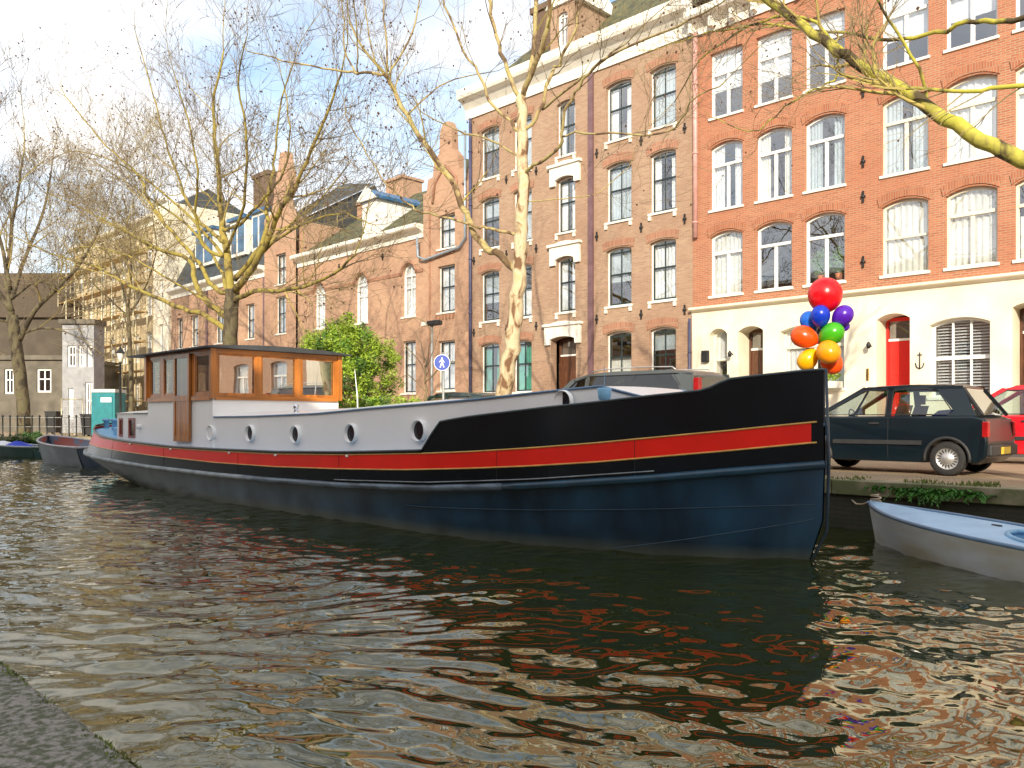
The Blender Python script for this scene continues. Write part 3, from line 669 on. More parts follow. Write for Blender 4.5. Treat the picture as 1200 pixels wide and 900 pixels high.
sm_ = mat('galvanised scaffold tube', (.5, .45, .3), .4, metal=.6); plank = mat('scaffold plank wood', (.45, .3, .12), .8, scale=4)
rt = root('scaffolding', (sx0, FY-1.5, ST), 'galvanised scaffolding with wooden decks in front of the cream yellow building', 'scaffolding')
nx_ = 9
for i in range(nx_):
    x = sx0+.4+i*(sx1-sx0-.8)/(nx_-1)
    for y in (FY-1.5, FY-.5): MB().use(sm_).tube([(x, y, ST), (x, y, 15.5)], .05, 6).build('upright', rt)
for k, z in enumerate((2.9, 5.1, 7.3, 9.5, 11.7, 13.9)):
    MB().use(plank).box(sx0+.2, sx1-.2, FY-1.45, FY-.55, z, z+.06).build('deck', rt)
    g = MB().use(sm_)
    for dz in (.55, 1.05): g.tube([(sx0+.2, FY-1.55, z+dz), (sx1-.2, FY-1.55, z+dz)], .035, 6)
    g.build('guard_rail', rt)
    x = sx0+.4+(k % 4)*2*(sx1-sx0-.8)/(nx_-1); MB().use(sm_).tube([(x, FY-1.58, z-2.1), (x+2.1, FY-1.58, z)], .035, 6).build('brace', rt)

# ---- houses beyond the end of the canal (set square to the cross quay)
def Mcam(D): return lambda px, z, w: (lambda p: (p[0], p[1], z))(onD(px, 0, D+w))
def camhouse(name, label, D, p0, p1, zt, m, wins, roofm=None, rh=0, fm=white_frame, dp=8):
    c = onD((p0+p1)/2, 0, D); rt = root(name, (c[0], c[1], ST), label, 'building')
    M0 = Mcam(D); q0 = Vector(onD(p0, 0, D)); q1 = Vector(onD(p1, 0, D)); dv = (q1-q0).xy; Ln = dv.length; e = Vector((dv.x, dv.y, 0))/Ln; n = Vector((-SS, CC, 0)); b = Vector((q0.x, q0.y, 0))
    M = lambda u, v, w: tuple(b+e*u+n*w+Vector((0, 0, v)))
    U = lambda px: (px-p0)/(p1-p0)*Ln
    ops = [(U(a), U(c_), z0, z1, 0) for a, c_, z0, z1 in wins]
    g = MB().use(m); holed(g, 0, Ln, ST-.1, zt, ops, M, .25)
    g.face([M(0, ST, 0), M(0, ST, dp), M(0, zt, dp), M(0, zt, 0)]); g.face([M(Ln, ST, 0), M(Ln, ST, dp), M(Ln, zt, dp), M(Ln, zt, 0)]); g.face([M(0, ST, dp), M(Ln, ST, dp), M(Ln, zt, dp), M(0, zt, dp)]); g.build('wall', rt)
    g = MB().use(roofm or white_trim)
    if rh:
        g.face([M(-.3, zt-.1, -.4), M(Ln+.3, zt-.1, -.4), M(Ln+.3, zt+rh, 4), M(-.3, zt+rh, 4)]); g.face([M(-.3, zt-.1, 8.4), M(Ln+.3, zt-.1, 8.4), M(Ln+.3, zt+rh, 4), M(-.3, zt+rh, 4)]); g.face([M(Ln, zt, 0), M(Ln, zt, dp), M(Ln, zt+rh, 4)]); g.face([M(0, zt, 0), M(0, zt, dp), M(0, zt+rh, 4)])
    else: g.prism([M(-.15, zt, -.2), M(Ln+.15, zt, -.2), M(Ln+.15, zt, dp), M(-.15, zt, dp)], (0, 0, .3))
    g.build('roof', rt)
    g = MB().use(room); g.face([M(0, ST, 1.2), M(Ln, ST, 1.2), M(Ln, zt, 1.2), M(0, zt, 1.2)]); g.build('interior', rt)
    for u0, u1, z0, z1, _ in ops:
        g = MB().use(fm); o1 = outline(u0, u1, z0, z1, 0); o2 = outline(u0+.12, u1-.12, z0+.12, z1-.12, 0); ring(g, o1, o2, M, .1, .2)
        wn = g.build('window', rt)
        g = MB().use(fm); c_ = (u0+u1)/2; g.prism([M(c_-.04, z0+.12, .12), M(c_+.04, z0+.12, .12), M(c_+.04, z1-.12, .12), M(c_-.04, z1-.12, .12)], n*.05); zc = (z0+z1)/2+.1
        g.prism([M(u0+.12, zc-.04, .115), M(u1-.12, zc-.04, .115), M(u1-.12, zc+.04, .115), M(u0+.12, zc+.04, .115)], n*.05); g.build('sash', wn)
        g = MB().use(glass); g.face([M(*p, .16) for p in o2]); g.build('pane', wn)
    return rt
greyplaster = mat('grey brown plaster', (.14, .125, .1), .9, scale=1.2, var=.25)
camhouse('grey_house', 'low grey plaster house with one dark window behind the leftmost tree', 56, -60, 74, 5.6, greyplaster, [(43, 60, 3.4, 5.0), (-30, -8, 2.5, 4.6), (5, 16, 3.3, 5)], greyplaster)
camhouse('white_house', 'small white timber house with bay windows right of the low grey house', 54, 73, 110, 7.8, mat('white timber boarding', (.3, .31, .33), .7, scale=2), [(79, 89, 5.0, 6.4), (92, 100, 5.0, 6.4), (102, 108, 5, 6.4), (100, 108, 1.4, 4.0), (80, 86, 1.6, 3.6)], greyplaster, dp=1.4)
camhouse('brown_house', 'large dark brown brick house rising behind the leftmost tree', 72, -160, 92, 10.5, mat('shade darkened brick', (.08, .065, .048), .9, scale=1), [(a, a+8, z, z+1.7) for a in (-140, -80, -20) for z in (4, 7.4)], mat('brown roof tile', (.07, .05, .03), .9, scale=4, bump=.4), 4.5, fm=mat('dull grey window paint', (.12, .12, .11), .5))  # brick tone darkened so the shade on this house sits in its colour

# ------------------------------------------------------------------ street on the camera's side (behind the camera): its houses shade the canal
for i, (x0, x1, h, m) in enumerate([(-60, -44, 11.2, brick_tan), (-44, -30, 12.3, brick_red), (-30, -19.5, 12.6, brick_tan), (-19.5, -10.6, 12.2, brick_pink), (-8.2, 2, 12.6, brick_red), (2, 13, 12.8, brick_tan), (13, 24, 13.4, brick_red), (24, 40, 12.8, brick_pink)]):
    rt = root('canal_house', ((x0+x1)/2, -12, ST), ['tan brick house farthest left behind the camera', 'red brick house second from the left behind the camera', 'tan brick house between a red and a pink one behind the camera', 'pink brick house left of the alley behind the camera', 'red brick house right of the alley behind the camera', 'tan brick house right of the alley, second from it, behind the camera', 'tallest red brick house behind the camera', 'pink brick house farthest right behind the camera'][i], 'building', 'houses behind the camera')
    n = 3; ops = []
    for a in range(n):
        u = x0+(x1-x0)*(a+.5)/n
        for z in (1.6, 4.9, 8.2): ops.append((u-.6, u+.6, z, z+2.1, .1))
    M = lambda u, v, w: (u, -12-w, v)
    g = MB().use(m); holed(g, x0, x1, ST-.1, h, ops, M, .25); g.box(x0, x1, -20, -12.3, h-.3, h); g.face([(x0, -12, ST), (x0, -20, ST), (x0, -20, h), (x0, -12, h)]); g.face([(x1, -12, ST), (x1, -20, ST), (x1, -20, h), (x1, -12, h)]); g.build('wall', rt)
    MB().use(white_trim).box(x0, x1, -12.3, -11.6, h+.001, h+.4).build('cornice', rt)
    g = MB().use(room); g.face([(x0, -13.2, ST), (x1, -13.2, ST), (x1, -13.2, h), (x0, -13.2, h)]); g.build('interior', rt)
    for o in ops:
        g = MB().use(white_frame); ring(g, outline(*o), outline(o[0]+.08, o[1]-.08, o[2]+.08, o[3]-.08, .08), M, .1, .2); g.box(o[0]+.08, o[1]-.08, -12.18, -12.12, o[2]+1.3, o[2]+1.38); wn = g.build('window', rt)
        g = MB().use(glass); g.face([M(*p, .16) for p in outline(o[0]+.08, o[1]-.08, o[2]+.08, o[3]-.08, .08)]); g.build('pane', wn)

# next house along the row, right of the frame (mirrored in the wheelhouse windows)
ex0, ex1 = 2.504, 30
rt = root('apartment_building', (ex0, FY, ST), 'pink brick house with white windows, right of the red brick building', 'building')
ops = [(x, x+1.3, z, z+2.2, .12) for x in np.arange(4, 28.5, 3.1) for z in (2.4, 5.9, 9.0, 12.0)]
g = MB().use(brick_pink); holed(g, ex0, ex1, ST-.1, 15, ops, facM(FY), .25); g.build('wall', rt); shell(rt, ex0, ex1, 15, FY+.01, brick_pink)
cornice(rt, ex0, ex1, 14.9, 15.6, FY-.02, .5, white_trim)
for o in ops: window(rt, o, FY, 'T', .16, white_frame, cur='full')

# ------------------------------------------------------------------ the barge
BY = 9.05
rx_ = [-25.1, -25.05, -24.8, -24.3, -23.4, -22.2, -20.5, -18, -11, -9, -8, -7, -6, -5.2, -4.6, -4.2, -4.05]
rb_ = [.0, .35, .8, 1.18, 1.48, 1.66, 1.76, 1.8, 1.8, 1.76, 1.64, 1.42, 1.08, .72, .4, .14, .02]
wx_ = [-22.6, -22.5, -22, -21.2, -19.5, -18, -15.5, -11, -8.2, -7.2, -6.4, -5.6, -5, -4.5, -4.22]
wb_ = [.0, .3, .72, 1.08, 1.42, 1.58, 1.68, 1.68, 1.64, 1.4, 1.14, .85, .56, .3, .02]
zr_ = ([-25.1, -24, -22, -19.6, -18.4, -15.3, -13, -10.9, -8.9, -7.2, -5.7, -4.95, -4.05], [.80, .71, .63, .575, .55, .53, .54, .57, .64, .755, .9, .99, 1.09])
zb_ = ([-25.1, -24, -22, -20.25, -18.4, -15.3, -13, -10.9, -9.46, -8.14, -7.2, -6.34, -4.95, -4.05], [1.06, .97, .89, .85, .81, .765, .775, .825, .874, .944, 1.006, 1.078, 1.233, 1.345])
zt_ = ([-25.1, -24, -23, -22, -20, -17.3, -15.3, -13, -10.9, -9, -8.14, -7.2, -6.34, -4.95, -4.05], [1.46, 1.36, 1.22, 1.13, 1.06, .99, .985, .995, 1.045, 1.12, 1.166, 1.233, 1.31, 1.463, 1.575])
zu_ = ([-9.0, -8.85, -8.66, -8.29, -7.47, -6.34, -5.75, -5.38, -5.2, -5.1, -5.0, -4.9, -4.7, -4.26, -4.05], [1.17, 1.36, 1.565, 1.617, 1.698, 1.807, 1.872, 1.908, 1.93, 1.965, 2.02, 2.06, 2.085, 2.137, 2.155])
I = np.interp
tt = (1-np.cos(np.linspace(0, math.pi, 90)))/2
XR = sorted(set(list(np.round(-25.1+21.05*tt, 4))+[-9.0, -8.85, -8.75, -8.66, -5.2, -5.1, -5.0, -4.9]))
def sect(x, f):
    """f: 0 keel, 1 waterline, 2 below rail, 3 rail, 4 stripe bottom, 5 stripe top, 6 bulwark top -> (x, half breadth, z)"""
    b = I(x, rx_, rb_); zr = I(x, *zr_)
    xw = I(x, [-25.1, -20, -6, -4.05], [-22.6, -19, -6, -4.22]); bw = I(xw, wx_, wb_)
    xu = I(x, [-25.1, -20.5, -4], [-24.65, -20.5, -4]); s = I(x, [-25.1, -22, -19], [.16, .08, 0]); bu = max(0, b-s*(1 if b > .2 else b*5))
    if f == 0: return (I(x, [-25.1, -20, -6, -4.05], [-20.5, -18, -6.4, -4.7]), bw*.8, -.5)
    if f == 1: return (xw, bw, 0.)
    if f == 2: k = .45; return (I(x, [-25.1, -20, -6, -4.05], [-23.9, -19.6, -6, -4.07]), bw*(1-k)+b*k, zr*.42)
    if f == 2.5: return (x, b*.97, zr-.07)
    if f == 3: return (x, b, zr)
    k = (f-3)/2 if f <= 5 else 1
    X_ = x+(xu-x)*k; B_ = b+(bu-b)*k
    if f == 4: return (X_, B_+.0, I(x, *zb_))
    if f == 5: return (X_, B_+.0, I(x, *zt_))
    return (X_, B_, max(I(x, *zu_), I(x, *zt_)))
def strip(g, fs, xa=-26, xb=0, out=0., sides=(-1, 1)):
    for s in sides:
        rows = []
        for x in XR:
            if not (xa-1e-6 <= x <= xb+1e-6): continue
            r = []
            for f in fs:
                X_, B_, Z_ = sect(x, f); r.append((X_, BY+s*(B_+(out if B_ > .05 else 0)), Z_))
            rows.append(r)
        g.smooth = True; g.grid(rows)
barge = root('barge', (-14.6, BY, 0), 'long black sailing barge turned houseboat with red stripe, white cabin and varnished wooden wheelhouse', 'barge')
# worn underwater-blue lower plating, rust and scum streaks near the waterline
m, N_, L_, P_ = newmat('worn hull paint with painted reflection'); P_.inputs['Roughness'].default_value = .38
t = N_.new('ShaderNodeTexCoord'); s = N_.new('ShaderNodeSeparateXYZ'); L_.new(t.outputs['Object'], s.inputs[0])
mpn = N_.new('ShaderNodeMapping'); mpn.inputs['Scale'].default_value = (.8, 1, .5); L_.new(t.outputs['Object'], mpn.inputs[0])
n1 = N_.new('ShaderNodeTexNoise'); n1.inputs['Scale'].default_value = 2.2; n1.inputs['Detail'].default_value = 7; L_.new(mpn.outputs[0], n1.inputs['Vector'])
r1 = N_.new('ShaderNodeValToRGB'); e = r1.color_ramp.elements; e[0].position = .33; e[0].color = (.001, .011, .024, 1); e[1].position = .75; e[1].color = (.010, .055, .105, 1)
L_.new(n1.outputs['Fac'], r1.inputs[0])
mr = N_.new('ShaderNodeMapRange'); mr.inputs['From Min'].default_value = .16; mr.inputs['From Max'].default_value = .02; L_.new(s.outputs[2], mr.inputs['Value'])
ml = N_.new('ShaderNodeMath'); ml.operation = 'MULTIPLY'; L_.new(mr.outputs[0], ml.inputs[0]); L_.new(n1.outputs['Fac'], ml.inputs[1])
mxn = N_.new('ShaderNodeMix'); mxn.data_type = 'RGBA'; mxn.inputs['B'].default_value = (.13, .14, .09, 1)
mxr = N_.new('ShaderNodeMapRange'); mxr.inputs['From Min'].default_value = 5.5; mxr.inputs['From Max'].default_value = -6; mxr.inputs['To Max'].default_value = .85; L_.new(s.outputs[0], mxr.inputs['Value'])  # paler towards the stern: wear plus bright water's reflection painted into the colour
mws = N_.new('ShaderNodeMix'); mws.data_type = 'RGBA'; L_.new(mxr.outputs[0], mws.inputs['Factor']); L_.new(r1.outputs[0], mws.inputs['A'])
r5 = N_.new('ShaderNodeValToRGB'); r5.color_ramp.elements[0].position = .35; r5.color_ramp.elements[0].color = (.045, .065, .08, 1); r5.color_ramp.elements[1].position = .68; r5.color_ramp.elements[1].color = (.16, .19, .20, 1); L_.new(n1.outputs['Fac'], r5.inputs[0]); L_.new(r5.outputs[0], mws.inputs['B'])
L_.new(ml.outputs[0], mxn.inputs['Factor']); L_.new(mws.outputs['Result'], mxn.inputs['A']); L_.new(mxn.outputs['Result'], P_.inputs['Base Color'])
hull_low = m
hull_blk = mat('black hull paint', (.002, .006, .01), .26, var=.3, scale=1.5, bump=.05, bscale=2.2, spec=.35)
red_p = mat('red stripe paint', (.82, .014, .006), .35, var=.08, scale=1.5)
gold = mat('ochre coachline paint', (.62, .36, .09), .4)
white_b = mat('white boat paint', (.9, .9, .88), .3, var=.03, scale=.8, bump=.05, bscale=1.6)
blue_b = mat('blue grey trim paint', (.13, .22, .34), .35, scale=3); lblue = mat('light blue deck paint', (.2, .42, .62), .45, scale=3)
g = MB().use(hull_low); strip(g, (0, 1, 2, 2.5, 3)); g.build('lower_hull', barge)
g = MB().use(hull_blk); strip(g, (3, 4)); g.build('hull_band', barge)
g = MB().use(red_p); strip(g, (4, 5), xb=-4.12); g.use(hull_blk); strip(g, (4, 5), xa=-4.2); g.build('red_stripe', barge)
g = MB().use(hull_blk); strip(g, (5, 6), xa=-9.0)
g.build('bulwark', barge)
def along(f, s, xa=-26, xb=0, dz=0, out=0.):
    P = []
    for x in XR:
        if xa <= x <= xb:
            X_, B_, Z_ = sect(x, f); P.append((X_, BY+s*(B_+out), Z_+dz))
    return P
rail = mat('worn rub rail paint', (.10, .14, .18), .4, c2=(.03, .045, .06), scale=3, stretch=(1, 1, 5), lo=.35, hi=.6)
rail_bow = mat('dark bow rail paint', (.012, .05, .085), .3, var=.3, scale=3)
rail_st = mat('pale worn stern paint', (.3, .34, .36), .5, c2=(.16, .19, .2), scale=4)
for s in (-1, 1):
    P = along(3, s)
    i1 = min(range(len(P)), key=lambda i: abs(P[i][0]+14.2)); i2 = min(range(len(P)), key=lambda i: abs(P[i][0]+7.6))
    MB().use(rail_st).tube(P[:i1+1], .05, 10).use(rail).tube(P[i1:i2+1], .0499, 10).use(rail_bow).tube(P[i2:], .05, 10).build('rub_rail', barge)
    P = along(3, s, -11.3, -5.6, .085, .012); MB().use(rail_st).tube(P, .008, 5).build('guard_strip', barge)
    for f in (4, 5): MB().use(gold).tube(along(f, s, -24.6, -4.1, 0, .002), .011, 5).build('gold_line', barge)
    MB().use(hull_blk).tube(along(5, s, -25.2, -9.0, .035, 0), .028, 6).build('gunwale', barge)
    MB().use(mat('dark grey cap paint', (.05, .07, .08), .35)).tube(along(6, s, -9.05, -4, .0, 0), .016, 6).build('bulwark_cap', barge)
    for x in (-19.5, -17.2, -14.6, -12.9, -10.75):
        X_, B_, Z_ = sect(x, 5); MB().use(white_b).lathe((X_, BY+s*(B_+.02), Z_-.02), [(0, -.02*s), (.018, -.02*s), (.018, .02*s), (0, .02*s)][::1], 8, 'y').build('scupper', barge)
g = MB().use(mat('stem paint', (.02, .04, .06), .35)); g.tube([(-4.03, BY, 2.16), (-4.0, BY, 1.1), (-4.02, BY, .35), (-4.17, BY, .05), (-4.5, BY, -.3)], [.014, .02, .015, .014, .014], 6); g.build('stem', barge)
# weld seams on the lower bow plates
g = MB().use(mat('weld seam', (.025, .055, .085), .4))
for k_, dz in ((.5, 0), (.25, .0)):
    P = []
    for x in np.linspace(-9.5 if k_ == .5 else -6.2, -4.12, 24):
        a = sect(x, 2); b_ = sect(x, 3); c_ = sect(x, 1); q = .3 if k_ == .5 else I(x, [-6.2, -4.1], [-.9, .05])
        lo_, hi_ = (a, b_) if q >= 0 else (c_, a); qq = q if q >= 0 else 1+q
        P.append((lo_[0]+(hi_[0]-lo_[0])*qq, BY-(lo_[1]+(hi_[1]-lo_[1])*qq)-.001, lo_[2]+(hi_[2]-lo_[2])*qq))
    g.tube(P, .0055, 4, False)
g.build('weld_seam', barge)
seamm = mat('dark plate seam', (.008, .01, .012), .5)  # plain dark lines where the hull plates join
for x in (-20.8, -17.6, -14.3, -11.0, -7.7, -5.9):
    P = []
    for f in (3, 4, 5):
        X_, B_, Z_ = sect(x, f); P.append((X_, BY-B_-.0005, Z_))
    MB().use(seamm).tube(P, .0035, 4, False).build('plate_seam', barge)
# deck
g = MB().use(lblue); rows = []
for x in XR:
    X_, B_, Z_ = sect(x, 5); rows.append([(X_, BY-B_, Z_-.06), (X_, BY, Z_-.02), (X_, BY+B_, Z_-.06)])
g.grid(rows); g.build('deck', barge)
# cabin trunk
def deckz(x): return I(x, *zt_)-.05
CY0, CY1 = 7.65, 10.45
ct = ([-19.4, -18.5, -16.5, -14.4, -12.3, -10.6, -9.3, -8.25, -7.41, -6.97, -6.51, -5.98], [1.7, 1.68, 1.64, 1.65, 1.69, 1.77, 1.82, 1.87, 1.93, 1.97, 2.01, 1.85])
def cw(x): return I(x, [-8.4, -7.4, -6.97, -6.5, -5.98], [0, .13, .3, .5, .8])      # the trunk narrows towards the bow with the hull
g = MB().use(white_b); xs_ = list(np.linspace(-19.4, -6.51, 60))+list(np.linspace(-6.45, -5.98, 6))
for s in (-1, 1):
    rows = []
    for x in xs_:
        y = BY+s*(1.4-cw(x)); rows.append([(x, y, deckz(x)), (x, y, I(x, *ct))])
    g.smooth = True; g.grid(rows)
rows = []
for x in xs_:
    h = I(x, *ct); c_ = .13*I(x, [-10, -7.4], [1, .12]); hw = 1.4-cw(x); rows.append([(x, BY+hw*q, h+c_*(1-q*q)) for q in np.linspace(-1, 1, 13)])
g.grid(rows); g.face([(-5.98, BY-.6, deckz(-5.98)), (-5.98, BY+.6, deckz(-5.98)), (-5.98, BY+.6, 1.85), (-5.98, BY-.6, 1.85)])
cabin = g.build('cabin', barge)
for s in (-1, 1): MB().use(blue_b).tube([(x, BY+s*(1.4-cw(x)+.012), I(x, *ct)) for x in xs_ if x > -16.9], .017, 6).build('trim_strip', cabin)
glass_side = glassmat('wheelhouse side glass', tint=(.5, .5, .45), refl=.1, wav=.03)
pg_glass = mat('dark porthole glass', (.01, .014, .025), .06, var=.2)
for x, z, r in ((-16.17, 1.32, .16), (-14.54, 1.33, .16), (-12.91, 1.33, .16), (-11.21, 1.37, .16), (-9.48, 1.43, .165), (-6.95, 1.82, .15)):
    for s in (-1, 1):
        y = BY+s*(1.4-cw(x)); g = MB().use(white_b).lathe((x, y, z), [(r*.98, 0), (r*1.0, .03*s), (r*.97, .06*s), (r*.92, .07*s), (r*.87, .055*s), (r*.84, .0), (r*.82, -.001)], 28, 'y'); pw = g.build('porthole', cabin)
        g = MB().use(pg_glass).lathe((x, y, z), [(r*.85, .012*s), (0, .012*s)], 24, 'y'); g.build('porthole_glass', cabin)
# low aft cabin with two windows
ax0, ax1 = -21.35, -19.402
aw = [(-21.22, -20.98, 1.17, 1.62, 0), (-20.62, -20.2, 1.15, 1.62, 0)]
g = MB().use(white_b); holed(g, ax0, ax1, .95, 1.74, aw, facM(CY0), .06); M2 = lambda u, v, w: (u, CY1-w, v); holed(g, ax0, ax1, .95, 1.74, aw, M2, .06)
g.face([(ax0, CY0, .95), (ax0, CY1, .95), (ax0, CY1, 1.74), (ax0, CY0, 1.74)])
rows = [[(x, BY+1.44*q, 1.74+.1*(1-q*q)) for q in np.linspace(-1, 1, 9)] for x in (ax0-.04, ax1)]; g.grid(rows); ac = g.build('aft_cabin', barge)
wood = mat('varnished teak', (.46, .16, .028), .3, var=.35, scale=7, stretch=(1, 1, .12), coat=.4, detail=8)
woodh = mat('varnished teak rail', (.46, .16, .028), .3, var=.35, scale=7, stretch=(.12, .12, 1), coat=.4, detail=8)
rosy = mat('red brown window frame paint', (.35, .09, .06), .4, scale=4)
for u0, u1, v0, v1, _ in aw:
    for M in (facM(CY0), M2):
        g = MB().use(rosy); ring(g, outline(u0, u1, v0, v1, 0), outline(u0+.05, u1-.05, v0+.05, v1-.05, 0), M, -.012, .04); g.use(pg_glass); g.face([M(*p, .02) for p in outline(u0+.05, u1-.05, v0+.05, v1-.05, 0)]); g.build('cabin_window', ac)
MB().use(blue_b).box(-20.3, ax1+.02, CY0-.015, CY0-.001, 1.715, 1.745).build('trim_strip', ac)
g = MB().use(white_b).lathe((-19.9, CY0-.03, 1.42), [(0, -.05), (.05, -.05), (.06, 0), (.05, .03)], 10, 'y'); g.build('vent', ac)
# wheelhouse
WX0, WX1, WY0, WY1, WZ0, WZ1 = -19.36, -16.07, 7.6, 10.6, 2.02, 3.03
wh = MB().use(white_b); wh.box(WX0+.01, WX1-.01, WY0+.01, WY1-.01, .98, WZ0)
whb = wh.build('wheelhouse', barge)
so1 = [(-19.2, -18.67, 2.13, 2.94, 0), (-18.45, -17.87, 2.13, 2.94, 0), (-16.86, -16.2, 2.13, 2.94, 0)]
Ms = facM(WY0); Mb = lambda u, v, w: (u, WY1-w, v)
fo = [(7.72, 8.56, 2.1, 2.93, 0), (8.68, 9.52, 2.1, 2.93, 0), (9.64, 10.5, 2.1, 2.93, 0)]
Mf = lambda u, v, w: (WX1-w, u, v); Ma = lambda u, v, w: (WX0+w, u, v)
g = MB().use(wood)
for M in (Ms, Mb): holed(g, WX0, WX1, WZ0, WZ1, so1, M, .05)
for M in (Mf, Ma): holed(g, WY0, WY1, WZ0, WZ1, fo, M, .05)
# proud corner posts and sill rails
for x in (WX0, WX1):
    for y in (WY0, WY1): g.box(x-.05, x+.05, y-.05, y+.05, WZ0-.004, WZ1+.002)
g.use(woodh)
for z0, z1, q in ((WZ0-.03, WZ0+.055, .035),):
    g.box(WX0+.05, -17.83, WY0-q, WY0-.002, z0, z1); g.box(-17.0, WX1-.05, WY0-q, WY0-.002, z0, z1); g.box(WX1+.002, WX1+q, WY0+.05, WY1-.05, z0, z1); g.box(WX0-q, WX0-.002, WY0+.05, WY1-.05, z0, z1)
g.box(WX1+.002, WX1+.02, WY0+.05, WY1-.05, WZ1-.09, WZ1)
g.build('wooden_frame', whb)
for ops_, Ms_ in ((so1, (Ms, Mb)), (fo, (Mf, Ma))):
    for o in ops_:
        for M in Ms_:
            g = MB().use(wood); ring(g, outline(*o), outline(o[0]+.035, o[1]-.035, o[2]+.035, o[3]-.035, 0), M, .012, .05); g.use(glass_boat if ops_ is fo else glass_side); um = (o[0]+o[1])/2; g.face([M(p[0], p[1], .03+(.07*(p[0]-um) if M is Mf else 0)) for p in outline(o[0]+.03, o[1]-.03, o[2]+.03, o[3]-.03, 0)]); g.build('window', whb)
# blinds behind the two aft side windows
g = MB().use(mat('blind slats', (.4, .38, .33), .7))
for o in so1[:2]:
    for i in range(19): z = o[2]+.05+i*.041; g.bar((o[0]+.04, WY0+.1, z), (o[1]-.04, WY0+.1, z), .028, .004, up=(0, -.7, .7))
g.build('blind', whb)
g = MB().use(wood)
dx0, dx1 = -17.8, -17.03
g.box(dx0, dx0+.07, WY0-.06, WY0-.012, 1.12, 2.98).box(dx1-.07, dx1, WY0-.06, WY0-.012, 1.12, 2.98)
for z0, z1 in ((1.12, 1.24), (1.98, 2.1), (2.9, 2.98)): g.box(dx0+.07, dx1-.07, WY0-.058, WY0-.014, z0, z1)
for i in range(5): xx = dx0+.075+i*.126; g.box(xx, xx+.118, WY0-.045, WY0-.016, 1.24, 1.98)
dr = g.build('door', whb, label='varnished wooden side door with glazed top'); 
g = MB().use(glass_side); g.face([(dx0+.07, WY0-.035, 2.1), (dx1-.07, WY0-.035, 2.1), (dx1-.07, WY0-.035, 2.9), (dx0+.07, WY0-.035, 2.9)]); g.build('door_pane', whb)
rm = mat('dark wheelhouse roof felt', (.05, .055, .06), .55, scale=4)
g = MB().use(rm); rows = []; rows2 = []
for x in np.linspace(-20.0, -15.88, 12):
    rows.append([(x, 9.1+1.72*q, 3.035+.10*(1-q*q)*(1-((x+17.9)/2.2)**2*.3)+.03) for q in np.linspace(-1, 1, 11)]); rows2.append([(x, 9.1+1.72*q, 3.035) for q in np.linspace(-1, 1, 11)])
g.grid(rows); g.grid([[a, b] for a, b in zip([r[0] for r in rows], [r[0] for r in rows2])]); g.grid([[a, b] for a, b in zip([r[-1] for r in rows], [r[-1] for r in rows2])]); g.grid([rows[0], rows2[0]]); g.grid([rows[-1], rows2[-1]]); g.grid(rows2); g.build('roof', whb)
# helm and bench seen through the glass
g = MB().use(wood).box(-17.2, -16.4, 8.3, 9.9, 2.03, 2.25); g.tube([(-17.35+.0*math.cos(a), 9.1+.33*math.cos(a), 2.4+.33*math.sin(a)) for a in np.linspace(0, 2*math.pi, 20)], .018, 6)
for a in range(4): g.tube([(-17.35, 9.1-.33*math.cos(a*math.pi/4), 2.4-.33*math.sin(a*math.pi/4)), (-17.35, 9.1+.33*math.cos(a*math.pi/4), 2.4+.33*math.sin(a*math.pi/4))], .01, 5)
g.tube([(-17.35, 9.1, 2.4), (-17.1, 9.1, 2.35)], .025, 6); g.build('helm', whb)
steel = mat('polished steel', (.6, .62, .65), .2, metal=1)
MB().use(steel).lathe((-13.45, 7.95, 1.69), [(0, 0), (.06, 0), (.04, .03), (.035, .08), (.05, .1), (.05, .17), (0, .2)], 12).build('deck_light', barge)
g = MB().use(lblue).lathe((-6.33, 7.98, 1.83), [(.05, -.4), (.06, .0), (.075, .02), (.088, .14), (.082, .15), (0, .155)], 20); g.tube([(-6.33, 7.98, 2.0), (-6.33, 7.98, 2.24)], .004, 4); g.build('ventilator', barge)
MB().use(white_b).tube([(-15.3, 10.6, 1.0), (-15.35, 10.6, 2.1), (-15.45, 10.6, 2.7)], [.02, .015, .006], 6).build('antenna', barge)
g = MB().use(lblue)
for x in (-24.1, -23.5): MB().use(lblue).lathe((x, 8.35, 1.2), [(.07, 0), (.07, .33), (.11, .34), (.11, .4), (0, .42)], 14).build('bollard', barge)
MB().use(lblue).box(-22.9, -22.1, 8.1, 8.8, 1.05, 1.38).build('stern_locker', barge, bevel=.02)

